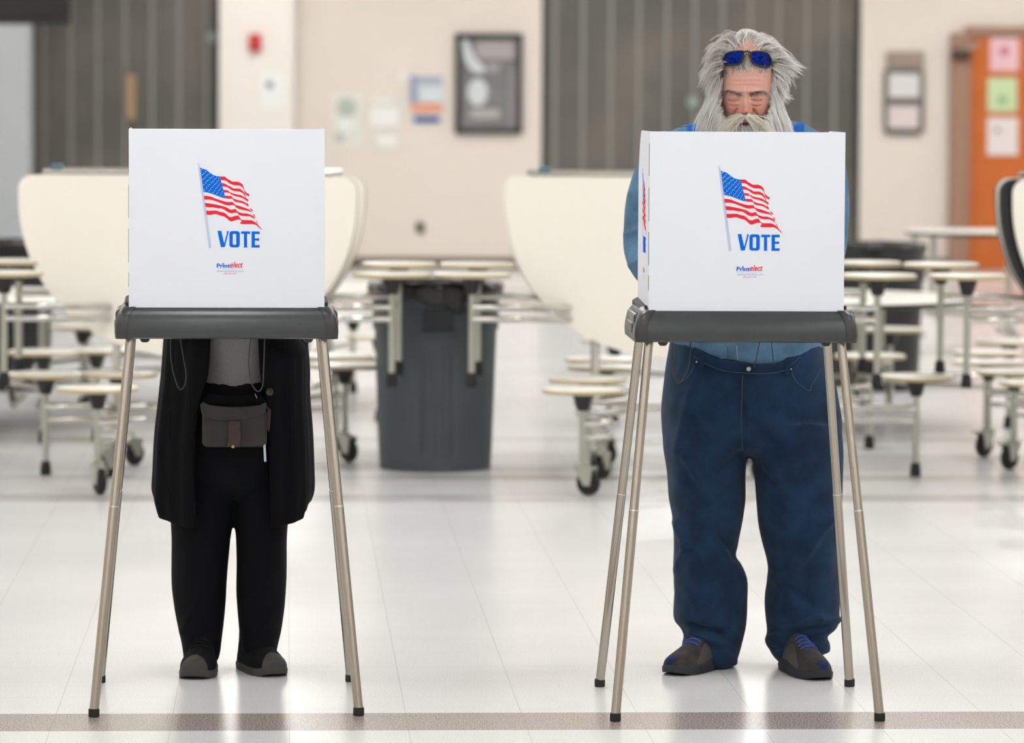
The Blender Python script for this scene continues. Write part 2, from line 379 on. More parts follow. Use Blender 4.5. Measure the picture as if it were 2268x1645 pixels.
sheet('header', 1963, 114, 2046, 152, WY-.02, mat('holder_top', (158, 142, 128), .6), 0, 0, parent=t, th=.02)
sheet('paper_sheet', 1969, 163, 2036, 216, WY-.04, mat('paper_e', (222, 221, 217), .7), 0, 0, parent=t)
sheet('paper_sheet', 1968, 234, 2035, 284, WY-.04, mat('paper_f', (220, 210, 206), .7), 0, 0, parent=t)
# orange door
dx0, dx1 = wx(2145), wx(2145)+.92; dzt = at(2200, 82, WY).z
d = structure('door_1', MB().box(((dx0+dx1)/2, WY-.03, dzt/2), (dx1-dx0, .05, dzt-.01)), M['orange'], smooth=False)
MB().tube([(dx1-.07, WY-.1, 1.0), (dx1-.2, WY-.1, 1.0)], .012).build('door_handle', M['chrome'], d)
for z in (.3, 1.1, 1.85): MB().tube([(dx0, WY-.065, z-.05), (dx0, WY-.065, z+.05)], .012).build('hinge', M['galv'], d)
fx = wx(2103)
structure('trim_1', MB().box(((fx+dx0)/2, WY-.06, (dzt+.03)/2), (dx0-fx, .12, dzt+.03)).box(((dx0+dx1)/2, WY-.03, dzt+.05), (dx1-dx0+.1, .08, .09)).box((dx1+.05, WY-.06, (dzt+.03)/2), (.08, .12, dzt+.03)), M['frame'], smooth=False)
a = at(2128, 122, WY-.14)
t = thing('door_closer', a, 'dark door closer at the top corner of the orange door', 'door closer')
MB().box(a, (.17, .08, .09), bev=.01).build('closer_case', mat('closer_dark', (70, 46, 26), .5), t)
MB().tube([a+Vector((.02, 0, .03)), a+Vector((.16, -.03, .11))], .02).build('arm', M['galv'], t)
for (v0, v1, u0, u1, c, ci, lab) in ((84, 158, 2193, 2256, (240, 196, 200), (196, 120, 132), 'pink sheet, topmost on the orange door'), (172, 248, 2188, 2252, (204, 224, 176), (160, 188, 138), 'green sheet on the orange door between pink and white ones'), (260, 344, 2187, 2254, (236, 226, 222), (150, 140, 138), 'white sheet, lowest on the orange door')):
    t = thing('door_notice', at((u0+u1)/2, (v0+v1)/2, WY-.06), lab, 'notice', 'coloured sheets on the orange door')
    sheet('sheet', u0, v0, u1, v1, WY-.062, mat('coloured_paper', c, .7), 0, 0, parent=t)
    p = at((u0+u1)/2-(12 if v0 == 260 else 0), (v0+v1)/2-(14 if v0 == 260 else 8 if v0 == 84 else -12), WY-.068)
    MB().lathe([(0, 0), (.045 if v0 < 200 else .025, 0), (.045 if v0 < 200 else .025, .002), (0, .002)], p, 20, M=Matrix.Rotation(PI/2, 3, 'X')).build('printed_mark', mat('notice_ink', ci, .7), t)

# ceiling lights
EL = emis('tube_light', (.985, .99, 1.0), 16.6)
first = None
for i, x in enumerate((-7, -3.6, -.2, 3.2, 6.6, 10.2)):
    for j in range(13):
        y = -4.5+j*3.5
        if first is None:
            first = thing('ceiling_light', (x, y, ZC), 'flush white ceiling light panel out of view above the hall', 'ceiling light', 'ceiling lights of the hall')
            fr = MB()
            for q in (-1, 1): fr.box((x+q*.32, y, ZC-.02), (.04, 1.28, .04)).box((x, y+q*.62, ZC-.02), (.6, .04, .04))
            fr.build('frame', M['column'], first, smooth=False)
            MB().box((x, y, ZC-.015), (.6, 1.2, .015)).build('diffuser', EL, first, smooth=False)
        else:
            c = copy_tree(first); c.location = (x, y, ZC)

# ------------------------------------------------------------------ cafeteria tables
def caster(mb_f, mb_w, x, y, yaw, r=.052):
    R = Matrix.Rotation(yaw, 3, 'Z'); c = Vector((x, y, r)); off = R@Vector((.028, 0, 0))
    for s in (-1, 1):
        q = R@Vector((0, s*.02, 0))
        mb_f.add([c+off+q+R@Vector(v) for v in ((-.055, -.003, .06), (.03, -.003, .06), (.018, -.003, -.012), (-.012, -.003, -.012), (-.055, .003, .06), (.03, .003, .06), (.018, .003, -.012), (-.012, .003, -.012))], [(0,1,2,3),(7,6,5,4),(0,4,5,1),(1,5,6,2),(2,6,7,3),(3,7,4,0)])
    mb_f.lathe([(.02, 0), (.03, .004), (.03, .02), (.016, .03), (.016, .045)], (x, y, r+.055), 16)
    mb_f.box(c+off+Vector((-.012, 0, .062)), (.085, .046, .01), yaw)
    Mx = R@Matrix.Rotation(PI/2, 3, 'X')
    mb_w.lathe([(.034, -.014), (r-.006, -.015), (r, -.008), (r, .008), (r-.006, .015), (.034, .014)], c+off, 28, M=Mx)
    mb_f.lathe([(0, -.012), (.034, -.012), (.034, .012), (0, .012)], c+off, 20, M=Mx)
def stool(parent, p, z, foot, yaw=0, scr=False):
    """seat mesh is the stool part, cup/leg/foot are its sub-parts"""
    x, y = p
    s = MB().lathe([(0, z), (.155, z), (.163, z-.004)], (x, y, 0), 40).lathe([(.163, z-.004), (.165, z-.01), (.163, z-.02), (0, z-.022)], (x, y, 0), 40, mi=1).build('stool', [M['seat'], M['seatedge']], parent)
    MB().lathe([(.045, z-.022), (.042, z-.03), (.026, z-.085), (.02, z-.092), (.0, z-.092)], (x, y, 0), 24).build('cup', M['black'], s)
    bot = {'hang': z-.45, 'glide': .03, 'caster': .15}[foot]
    MB().tube([(x, y, z-.09), (x, y, bot)], .0145, 14).build('leg', M['galv'], s)
    if foot == 'caster':
        a = MB(); b = MB(); caster(a, b, x, y, yaw); a.build('caster_fork', M['galv'], s); b.build('caster_wheel', M['rubber'], s)
    else:
        MB().lathe([(.016, bot+.03), (.02, bot+.022), (.023, bot-.005), (.023, bot-.03), (0, bot-.03)], (x, y, 0), 18).build('foot', M['rubber'], s)
    return s
def rail(parent, pts, r=.014): return MB().tube(catm(pts, 5), r, 12).build('rail', M['chrome'], parent)
def half_top(parent, c, R, y, mi_edge, n=44, zt=1.27, hw=.725, drop=.765, xo=0, top=None, name='table_top'):
    poly = []
    r = .06
    for i in range(7): w = i/6*PI/2; poly.append((-hw+r-r*math.cos(w), -r+r*math.sin(w)))
    for i in range(7): w = i/6*PI/2; poly.append((hw-r+r*math.sin(w), -r+r*math.cos(w)))
    for i in range(1, n):
        w = PI*i/n; e = 2/2.12
        c_, s_ = math.cos(w), math.sin(w)
        poly.append((hw*math.copysign(abs(c_)**e, c_), -.08-(drop-.08)*abs(s_)**e))
    R3 = Matrix.Rotation(R, 3, 'Z')
    def f(a, b, k): return Vector((c[0], c[1], 0))+R3@Vector((a+xo, y+(.028*k), 0))+Vector((0, 0, zt+b))
    mb = MB(); N = len(poly)
    vs = [f(a, b, 0) for a, b in poly]+[f(a, b, 1) for a, b in poly]
    mb.add(vs, [tuple(range(N)), tuple(range(2*N-1, N-1, -1))]); mb.mi[-2:] = [0, 0]
    mb.add(vs, [(i, i+N, (i+1) % N+N, (i+1) % N) for i in range(N)], 1)
    return mb.build(name, [top or M['top'], mi_edge], parent)
def folded_table(u, Y, rot, label, ups, lows, edge, latch=True):
    c = at(u, 600, Y); t = thing('folding_table', (c.x, c.y, 0), label, 'table', 'folded lunch tables')
    half_top(t, (c.x, c.y), rot, -.14, edge); half_top(t, (c.x, c.y), rot, .12, edge)
    if edge is M['black']: half_top(t, (c.x, c.y), rot, -.11, edge, xo=-.045, top=M['black'], name='backing_plate')
    R3 = Matrix.Rotation(rot, 3, 'Z'); o = Vector((c.x, c.y, 0))
    def L(x, y, z): return o+R3@Vector((x, y, 0))+Vector((0, 0, z))
    MB().tube([L(-.62, -.125, 1.285), L(.62, -.125, 1.285)], .012).tube([L(-.62, .135, 1.285), L(.62, .135, 1.285)], .012).build('hinge_bar', M['chrome'], t)
    fr = MB()
    for sx in (-.33, .33):
        fr.tube([L(sx, 0, 1.24), L(sx, 0, .16)], .019).tube([L(sx, -.32, .12), L(sx, .32, .12)], .019)
    fr.tube([L(-.33, 0, .28), L(.33, 0, .28)], .017).tube([L(-.33, 0, .72), L(.33, 0, .72)], .017).tube([L(-.33, 0, 1.2), L(.33, 0, 1.2)], .017)
    fr.build('frame', M['chrome'], t)
    for sx in (-.33, .33):
        for sy in (-.3, .3):
            a = MB(); b = MB(); q = L(sx, sy, 0); caster(a, b, q.x, q.y, rot+1.0)
            a.build('caster_fork', M['galv'], t); b.build('caster_wheel', M['rubber'], t)
    if latch:
        for sx in (-.56, .5): MB().box(L(sx, -.13, 1.305), (.05, .03, .022), rot, bev=.006).build('latch', mat('latch_teal', (80, 116, 128), .4), t)
    for (uu, YY, z) in ups:
        p = at(uu, 700, YY); stool(t, (p.x, p.y), z, 'hang')
        sgn = 1 if p.x < c.x else -1
        for dz, dy in ((-.145, 0), (-.195, .02)):
            rail(t, [(p.x, p.y, z+dz), (p.x+sgn*.2, p.y, z+dz), (p.x+sgn*.38, p.y+(c.y-p.y)*.5, z+dz-.01), (c.x-sgn*.33, c.y, z+dz-.02)])
    for (uu, YY, foot, yaw) in lows:
        p = at(uu, 900, YY); stool(t, (p.x, p.y), .435, foot, yaw)
        sgn = 1 if p.x < c.x else -1
        rail(t, [(p.x, p.y, .29), (p.x+sgn*.12, p.y+(c.y-p.y)*.1, .29), (c.x-sgn*.38, c.y+(p.y-c.y)*.35, .28), (c.x-sgn*.33, c.y, .28)], .016)
        rail(t, [(p.x, p.y, .235), (p.x+sgn*.12, p.y+(c.y-p.y)*.1, .235), (c.x-sgn*.38, c.y+(p.y-c.y)*.35, .235), (c.x-sgn*.33, c.y, .24)], .012)
    return t
folded_table(427, 18.3, math.radians(-9), 'folded cream lunch table with stools behind the left voting booth',
    [(868, 17.93, .875), (883, 18.22, .905), (9, 17.93, .875), (42, 18.4, .905)],
    [(101, 18.2, 'glide', 0), (216, 17.35, 'caster', -1.2), (262, 18.25, 'glide', 0), (764, 18.85, 'caster', -.9), (745, 19.5, 'glide', 0)], M['edge'])
folded_table(1490, 18.3, 0, 'folded cream lunch table with stools behind the right voting booth',
    [(1045, 17.93, .875), (1058, 18.22, .905), (1943, 17.93, .875), (1911, 18.5, .905)],
    [(1291, 17.3, 'caster', -.6), (1302, 17.95, 'glide', 0), (1338, 18.75, 'caster', -1.0), (1330, 19.3, 'glide', 0), (2029, 18.15, 'glide', 0), (1926, 19.6, 'glide', 0)], M['top'])
folded_table(2580, 18.4, math.radians(6), 'folded lunch table with black edging at the right side of the picture',
    [(2142, 17.93, .875), (2083, 18.35, .905)],
    [(2189, 19.15, 'caster', -2.4), (2246, 18.5, 'caster', -2.4), (2300, 17.8, 'glide', 0)], M['black'])
def open_table(u, Y, label, R, z, stools, group='opened lunch tables farther back'):
    c = at(u, 650, Y); t = thing('lunch_table', (c.x, c.y, 0), label, 'table', group)
    MB().lathe([(0, z), (R-.01, z), (R, z-.006)], (c.x, c.y, 0), 64).lathe([(R, z-.006), (R, z-.024), (R-.01, z-.03), (0, z-.03)], (c.x, c.y, 0), 64, mi=1).build('table_top', [M['seat'], M['black']], t)
    fr = MB()
    for sx in (-.3, .3):
        for d in (-.06, .06): fr.tube(catm([(c.x+sx+d, c.y, z-.03), (c.x+sx+d, c.y, .3), (c.x+sx+d*1.5, c.y-.1, .2), (c.x+sx+d, c.y-.35, .12)], 4), .02)
        fr.tube([(c.x+sx-.06, c.y-.35, .12), (c.x+sx-.06, c.y+.4, .12)], .02)
    fr.tube([(c.x-.3, c.y, .25), (c.x+.3, c.y, .25)], .02)
    fr.build('frame', M['galv'], t)
    for (dx, dy) in stools:
        s = stool(t, (c.x+dx, c.y+dy), .43, 'glide')
        rail(t, [(c.x+dx, c.y+dy, .26), (c.x+dx*.6, c.y+dy*.6, .25), (c.x+(.3 if dx > 0 else -.3), c.y, .25)])
    return t
open_table(1790, 20.9, 'open lunch table with white top behind the right booth', .8, .64, [(.73, -.95), (.98, -.1), (.55, 1.0), (-.6, -1.0), (-.95, 0)])
open_table(-70, 20.9, 'open lunch table with white top at the left edge', .8, .64, [(.42, -1.05), (.66, -.9), (.95, .2), (.5, 1.05)])
open_table(575, 22.2, 'open lunch table half hidden behind the left booth', .8, .62, [(.95, -.3), (.6, -1.0), (.5, 1.0), (-.9, .2)])
t = open_table(2150, 27.0, 'small far table with pale top in front of the orange door', .42, .77, [], 'opened lunch tables farther back')

# trash cans
def can(u, v, label, body, simple=False, hz=.80, Rb=.243, Rt=.292):
    g = fl(u, v); c = Vector((g.x, g.y+Rb, 0)); t = thing('trash_can', c, label, 'trash can')
    mb = MB(); n = 96; prof = [(0, Rb-.01), (.02, Rb), (.3, Rb+.011), (.6, Rb+.022), (.612, Rb+.03), (hz-.03, Rb+.032)]
    vs = []
    prof2 = catm([(z, r) for z, r in prof], 6)
    for z, r in prof2:
        for k in range(n):
            w = 2*PI*k/n; d = 0
            a = ((w+PI/2+PI) % (2*PI))-PI
            if not simple and abs(a) < .3 and .05 < z < .56: d = -.006-.006*(math.cos(a*52) > .1)
            vs.append(c+Vector(((r+d)*math.cos(w), (r+d)*math.sin(w), z)))
    m = len(prof2); mb.add(vs, [(i*n+k, i*n+(k+1) % n, (i+1)*n+(k+1) % n, (i+1)*n+k) for i in range(m-1) for k in range(n)]+[tuple(range(n-1, -1, -1))])
    mb.build('bin_body', body, t)
    bag = MB(); prof = [(Rt-.05, hz-.04), (Rt-.04, hz+.005), (Rt-.01, hz+.012), (Rt+.004, hz-.01), (Rt+.002, hz-.035), (Rt-.004, hz-.06), (Rt-.012, hz-.07)]
    vs = []; P = catm(prof, 4)
    for i, (r, z) in enumerate(P):
        for k in range(n):
            w = 2*PI*k/n; q = noise.noise(Vector((math.cos(w)*5, math.sin(w)*5, z*14)))
            drop = .0
            if i > len(P)*.7 and not simple: drop = .05*math.exp(-((w-5.05)/.3)**2)+.022*noise.noise(Vector((math.cos(w)*4, math.sin(w)*4, 3)))
            vs.append(c+Vector(((r+.008*q)*math.cos(w), (r+.008*q)*math.sin(w), z-drop+.004*q)))
    m = len(P); bag.add(vs, [(i*n+k, i*n+(k+1) % n, (i+1)*n+(k+1) % n, (i+1)*n+k) for i in range(m-1) for k in range(n)])
    bag.build('bin_liner', M['bag'], t)
    if not simple:
        MB().box(c+Vector((0, -Rb-.034, .655)), (.13, .012, .1), bev=.006).build('recess_shade_plate', mat('recess_shade', (34, 39, 43), .6), t)  # dark plate on the bin wall stands in for shade in the handle recess
        MB().box(c+Vector((0, -Rb-.036, .6)), (.15, .03, .016), bev=.006).build('handle', body, t)
    return t
can(968, 1046, 'dark grey round trash can with black liner between the booths', M['can'])
can(1943, 868, 'black trash can behind the stools right of the right booth', M['black'], True, hz=.8, Rb=.26, Rt=.3)
can(-3, 868, 'black trash can cut off by the left edge', M['black'], True, hz=.8, Rb=.26, Rt=.3)

# ------------------------------------------------------------------ voting booths
FS = 14.175
def fu(X, Y): return (430+X/FS-503)/843.0, 1.632-((350+Y/FS)-200)/843.0
CANTON = [(200,290),(235,320),(280,340),(340,348),(390,370),(450,415),(530,480),(620,535),(720,568),(820,578),(840,690),(870,790),(920,980),(990,1255),(900,1240),(800,1205),(650,1145),(500,1095),(400,1070),(305,1058),(260,740)]
def tb(t, b): return t+b
STR = [
 ([(820,578),(900,577),(965,578),(1000,600),(1040,645),(1130,690),(1200,735),(1250,740),(1340,735),(1400,745),(1480,785),(1530,830),(1550,880),(1575,960),(1600,1025),(1640,1075),(1690,1110),(1740,1125)],
  [(845,692),(950,690),(1020,715),(1090,775),(1180,820),(1260,848),(1400,852),(1470,870),(1530,920),(1570,985),(1592,1070),(1620,1125),(1680,1180),(1725,1200)]),
 ([(865,780),(940,790),(1010,820),(1080,865),(1170,905),(1240,950),(1400,950),(1470,975),(1530,1020),(1580,1085),(1600,1170),(1622,1240)],
  [(890,885),(1000,895),(1080,925),(1150,980),(1250,1032),(1400,1040),(1480,1060),(1530,1100),(1575,1150),(1600,1195),(1616,1242)]),
 ([(920,990),(1070,1012),(1110,1055),(1210,1100),(1320,1130),(1470,1155),(1540,1195),(1610,1245),(1660,1270),(1710,1295)],
  [(945,1078),(1030,1078),(1120,1085),(1180,1140),(1280,1185),(1400,1210),(1520,1250),(1590,1290),(1640,1320),(1700,1350)]),
 ([(975,1175),(1180,1190),(1230,1255),(1300,1290),(1400,1320),(1500,1335),(1580,1370),(1640,1415),(1690,1420),(1720,1480)],
  [(995,1258),(1100,1270),(1215,1270),(1250,1330),(1290,1360),(1380,1380),(1500,1400),(1590,1435),(1650,1475),(1710,1515)]),
 ([(315,1185),(420,1185),(540,1210),(660,1260),(800,1310),(950,1355),(1080,1378),(1200,1372),(1235,1380),(1265,1440),(1320,1470),(1440,1500),(1600,1555),(1720,1600),(1770,1640),(1810,1695)],
  [(330,1300),(470,1300),(560,1310),(700,1350),(850,1410),(1000,1470),(1120,1485),(1220,1468),(1290,1490),(1330,1550),(1400,1585),(1520,1620),(1640,1640),(1730,1655),(1800,1698)]),
 ([(345,1405),(480,1420),(640,1445),(830,1485),(1000,1530),(1080,1575),(1150,1615),(1220,1615),(1280,1590),(1325,1610),(1350,1660),(1430,1700),(1540,1730),(1660,1732),(1780,1770),(1870,1820),(1915,1910)],
  [(370,1530),(500,1543),(600,1540),(750,1570),(880,1575),(960,1620),(1080,1700),(1180,1728),(1300,1705),(1370,1710),(1410,1770),(1480,1800),(1600,1815),(1740,1815),(1850,1870),(1908,1912)]),
 ([(385,1645),(480,1655),(600,1645),(720,1648),(830,1685),(940,1705),(1000,1740),(1060,1800),(1120,1845),(1200,1845),(1290,1810),(1400,1795),(1440,1870),(1500,1935),(1640,1940),(1790,1940),(1870,1970),(1980,2050),(2030,2110),(2145,2240)],
  [(400,1770),(500,1780),(650,1755),(720,1755),(800,1790),(880,1812),(960,1830),(1040,1890),(1110,1960),(1180,1985),(1300,1945),(1400,1920),(1470,1930),(1500,1970),(1450,2035),(1480,2060),(1560,2065),(1860,2062),(1930,2080),(1990,2120),(2110,2225)])]
BITS = [[(1745,1562),(1805,1585),(1860,1665),(1820,1660)],[(1845,1745),(1895,1765),(1930,1865),(1905,1850)],[(1935,1940),(1965,1960),(2015,2065),(2000,2060)],[(1588,1060),(1596,1060),(1680,1430),(1672,1430)]]
STARS = [(248,368),(370,425),(487,500),(605,575),(703,620),(788,640),(318,480),(272,523),(433,528),(390,565),(345,625),(293,668),(560,605),(513,630),(472,685),(423,718),(372,775),(320,832),(665,655),(628,688),(590,740),(545,773),(500,830),(448,870),(400,935),(335,1003),(767,700),(733,740),(698,790),(658,823),(620,880),(573,917),(530,983),(480,1027),(827,780),(797,833),(767,870),(730,923),(688,965),(652,1025),(605,1077),(862,915),(830,967),(793,1003),(762,1067),(722,1117),(893,1043),(862,1100),(828,1165),(922,1187)]
VOTE = [[(745,1090),(870,1090),(872,1140),(955,1490),(1040,1150),(1030,1100),(1095,1095),(1090,1130),(970,1600),(850,1600)],
 [(1490,1105),(1760,1105),(1770,1185),(1670,1178),(1670,1570),(1682,1608),(1560,1608),(1575,1570),(1572,1178),(1478,1180)],
 [(1800,1105),(2058,1105),(2068,1190),(1915,1185),(1915,1325),(2050,1318),(2045,1395),(1915,1388),(1915,1535),(2068,1530),(2058,1608),(1800,1608),(1812,1570),(1810,1140)]]
def text_mesh(s, u0, u1, base, cap, shear=0, off=0, sp=1.0, xh=False):
    """text fitted between px u0..u1 with its baseline at px base; returns verts (u,v px) and faces"""
    cu = bpy.data.curves.new('t', 'FONT'); cu.body = s; cu.size = 1; cu.shear = shear; cu.offset = off; cu.space_character = sp; cu.resolution_u = 3
    ob = bpy.data.objects.new('t', cu); C.objects.link(ob); dg = bpy.context.evaluated_depsgraph_get(); dg.update()
    me = bpy.data.meshes.new_from_object(ob.evaluated_get(dg)); bpy.data.objects.remove(ob)
    xs = [v.co.x for v in me.vertices]; x0, x1 = min(xs), max(xs); ymax = .72 if not xh else .53
    return [(u0+(v.co.x-x0)/(x1-x0)*(u1-u0), base-v.co.y/ymax*cap) for v in me.vertices], [tuple(p.vertices) for p in me.polygons]
def poly_clean(m):
    return m
def make_print(front, th=.0006):
    """list of (name, material, MB) with points mapped by front(a, z, lift)"""
    out = []
    def P(pts, lift, mb, mp=fu):
        mb.prism(pts, lambda a, b, k: front(*mp(a, b), lift+th*k))
    m = MB(); P(CANTON, .0002, m); out.append(('printed_canton', M['blue'], m))
    m = MB()
    for t_, b_ in STR: P(t_+b_[::-1], .0002, m)
    for b_ in BITS: P(b_, .0002, m)
    out.append(('printed_stripes', M['red'], m))
    m = MB()
    for i, (x, y) in enumerate(STARS):
        sc = 1.0-.3*(x-200)/700
        P([(x+math.cos(PI*q/5-PI/2)*(19 if q % 2 == 0 else 9)*sc, y+math.sin(PI*q/5-PI/2)*(25 if q % 2 == 0 else 12)*sc) for q in range(10)], .0009, m)
    out.append(('printed_stars', M['white'], m))
    m = MB()
    for (x0, y0, x1, y1) in ((128,240,472,2812),(150,240,500,2815),(172,235,520,2800),(192,285,548,2800)):
        P([(x0, y0), (x0+7, y0), (x1+7, y1), (x1, y1)], .0002, m)
    ring = [(145+42*math.cos(q*PI/12), 190+42*math.sin(q*PI/12)) for q in range(24)]; rin = [(145+35*math.cos(q*PI/12), 190+35*math.sin(q*PI/12)) for q in range(24)]
    for q in range(24): P([ring[q], ring[(q+1) % 24], rin[(q+1) % 24], rin[q]], .0002, m)
    P([(470, 2812), (525, 2800), (525, 2808), (470, 2820)], .0002, m)
    out.append(('printed_flagpole', M['ltblue'], m))
    m = MB()
    for q in VOTE: P([(x, y+1190.7) for x, y in q], .0002, m)
    def rrp(x0, y0, x1, y1, r):
        o = []
        for (cx, cy, a0) in ((x1-r, y0+r, -90), (x1-r, y1-r, 0), (x0+r, y1-r, 90), (x0+r, y0+r, 180)):
            o += [(cx+r*math.cos(math.radians(a0+15*i)), cy+r*math.sin(math.radians(a0+15*i))) for i in range(7)]
        return o
    A = rrp(1115, 2286, 1440, 2796, 85); B = rrp(1220, 2371, 1330, 2716, 32)
    for q in range(28): P([A[q], A[(q+1) % 28], B[(q+1) % 28], B[q]], .0002, m)
    out.append(('printed_word', M['blue'], m))
    def T(name, mt, args, **k):
        vs, fs = text_mesh(*args, **k); m = MB(); m.add([front((u-503)/843, 1.632-(v-200)/843, .0006) for u, v in vs], fs); out.append((name, mt, m))
    T('printed_lettering', M['blue'], ('Print', 480.8, 510.2, 592, 9), off=.03)
    T('printed_lettering', M['red'], ('elect', 510.4, 538.9, 591.6, 13), shear=.35, off=.015)
    T('printed_lettering', M['ltblue'], ('YOUR ELECTIONS PARTNER', 481, 540, 595.2, 1.8))
    T('printed_lettering', M['midblue'], ('www.printelect.com', 481.5, 540.2, 601.8, 4.6))
    T('printed_lettering', M['pink'], ('(800) 682-4500', 495.5, 524.8, 607, 2.9))
    m = MB(); m.prism([(494.6+math.cos(PI*q/5-PI/2)*(2.5 if q % 2 == 0 else 1.1), 583.2+math.sin(PI*q/5-PI/2)*(2.5 if q % 2 == 0 else 1.1)) for q in range(10)], lambda a, b, k: front((a-503)/843, 1.632-(b-200)/843, .0006+.0006*k))
    out.append(('printed_star', M['red'], m))
    return out
def ring_rr(hx, hy, r, z, n=6):
    o = []
    for (cx, cy, a0) in ((hx-r, -hy+r, -90), (hx-r, hy-r, 0), (-hx+r, hy-r, 90), (-hx+r, -hy+r, 180)):
        o += [Vector((cx+r*math.cos(math.radians(a0+90*i/n)), cy+r*math.sin(math.radians(a0+90*i/n)), z)) for i in range(n+1)]
    return o
ZT0, ZT1, HX, HY = .98, 1.066, .291, .212
def make_booth():
    t = thing('voting_booth', (0, 0, 0), 'x', 'voting booth', 'portable voting booths')
    mb = MB(); prof = [(0.006, ZT0-.0), (0, ZT0+.004), (0, ZT0+.02), (.002, ZT0+.04), (.007, ZT0+.06), (.013, ZT0+.072), (.021, ZT0+.081), (.03, ZT1), (.042, ZT1), (.045, ZT1-.03), (.05, ZT1-.035)]
    rs = [ring_rr(HX-i, HY-i, .02, z) for i, z in prof]; n = len(rs[0]); vs = [p for r in rs for p in r]
    mb.add(vs, [(i*n+k, i*n+(k+1) % n, (i+1)*n+(k+1) % n, (i+1)*n+k) for i in range(len(rs)-1) for k in range(n)]+[tuple(range(n-1, -1, -1)), tuple((len(rs)-1)*n+k for k in range(n))])
    tr = mb.build('tray', M['tray'], t, angle=50)
    for s in (-1, 1):
        # end cap shell, slightly proud of the tray
        mb = MB(); N = 12; vs = []
        sec = [(0.0, ZT0), (-.0015, ZT0+.02), (.001, ZT0+.042), (.006, ZT0+.062), (.013, ZT0+.074), (.022, ZT0+.083), (.03, ZT1+.0015)]
        cs = [catm(sec, 3)]
        Pf = cs[0]
        for (i, z) in Pf:
            r = .02
            xo = HX-i; yo = HY-i
            row = [(xo-.03, -yo-.0012)] + [(xo-r+(r+.0012)*math.sin(w), -yo+r-(r+.0012)*math.cos(w)) for w in [PI/2*q/6 for q in range(7)]] + [(xo+.0012, yo-.03)]
            vs += [Vector((s*a, b, z)) for a, b in row]
        n = 9; mb.add(vs, [(i*n+k, i*n+k+1, (i+1)*n+k+1, (i+1)*n+k) for i in range(len(Pf)-1) for k in range(n-1)])
        mb.build('end_cap', M['tray2'], t)
        # raised side rail climbing to the rear
        MB().prism([(-.185, ZT1-.012), (-.165, ZT1+.004), (.0, ZT1+.010), (.19, ZT1+.018), (.2, ZT1+.015), (.2, ZT1-.03), (-.185, ZT1-.03)], lambda a, b, k: Vector((s*(.252+.02*k), a, b-.012*k))).build('side_rail', M['rail'], t)
        MB().lathe([(.0035, 0), (.004, .002), (.004, .009), (.003, .011), (0, .011)], (s*.262, -.17, ZT1-.002), 12).build('peg', M['black'], t)
        # latch on the side
        lt = MB().box((s*(HX-.0135), -.02, 1.020), (.03, .27, .066), bev=.009).build('latch', M['tray'], t)
        MB().box((s*(HX+.0005), -.02, 1.012), (.008, .2, .03), bev=.005).build('latch_bar', M['tray2'], lt)
        MB().lathe([(.013, ZT0), (.013, ZT0-.006), (.008, ZT0-.012), (0, ZT0-.012)], (s*.215, -.15, 0), 14).build('clip', M['black'], t)
        for (fy, hy) in ((-.165, -.325), (.165, .325)):
            top = Vector((s*.253, fy, ZT0+.004)); bot = Vector((s*.345, hy, .012)); mid = top.lerp(bot, .455)
            lg = MB().tube([top, mid], .0118, 20).tube([mid, mid.lerp(bot, .004), bot], .0125, 20).build('leg', M['leg'], t)
            dv = (bot-top).normalized()
            MB().tube([mid-dv*.001, mid+dv*.002], .0133, 20).build('joint_ring', M['chrome'], lg)
            MB().lathe([(.0135, .022), (.0145, .018), (.0145, .002), (.012, 0), (0, 0)], (bot.x, bot.y, 0), 18).build('foot', M['rubber'], lg)
    # privacy screen: one folded sheet
    z0, z1 = ZT1-.03, 1.530; hw = .2565; yf = -.188
    sc = thing('privacy_screen', (0, 0, 0), None, None); sc.parent = t
    MB().box((0, yf, (z0+z1)/2), (2*hw, .004, z1-z0), bev=.0015).build('front_panel', M['panel'], sc, smooth=True)
    for s in (-1, 1):
        poly = [(yf+.002, z0), (yf+.002, z1)]+[(.10+.08*math.sin(w), z1-.001-.11*(1-math.cos(w))) for w in [PI/2*q/8 for q in range(9)]]+[(.185, z1-.2), (.19, z0)]
        def side(a, b, k, s=s):
            x = hw-.001-(.008 if s > 0 else -.003)*((a-yf)/.38)**2-(.004*k)
            return Vector((s*x, a, b))
        # subdivided wing so that it bows
        mb = MB(); cols = 14; rowsn = 14; grid = []
        def topz(a): return z1 if a < .10 else z1-.001-.11*(1-math.cos(min(1, (a-.10)/.082)*PI/2))
        for k in (0, 1):
            for i in range(cols+1):
                a = yf+.002+(.372)*(i/cols)**.8; a = min(a, .184)
                for j in range(rowsn+1): b = z0+(topz(a)-z0)*j/rowsn; grid.append(side(a, b, k))
        def id_(k, i, j): return k*(cols+1)*(rowsn+1)+i*(rowsn+1)+j
        fs = [(id_(k, i, j), id_(k, i+1, j), id_(k, i+1, j+1), id_(k, i, j+1)) for k in (0, 1) for i in range(cols) for j in range(rowsn)]
        for i in range(cols): fs += [(id_(0, i, rowsn), id_(0, i+1, rowsn), id_(1, i+1, rowsn), id_(1, i, rowsn)), (id_(0, i, 0), id_(1, i, 0), id_(1, i+1, 0), id_(0, i+1, 0))]
        for j in range(rowsn): fs += [(id_(0, cols, j), id_(0, cols, j+1), id_(1, cols, j+1), id_(1, cols, j)), (id_(0, 0, j), id_(1, 0, j), id_(1, 0, j+1), id_(0, 0, j+1))]
        mb.add(grid, fs); mb.build('side_panel', M['panel'], sc)
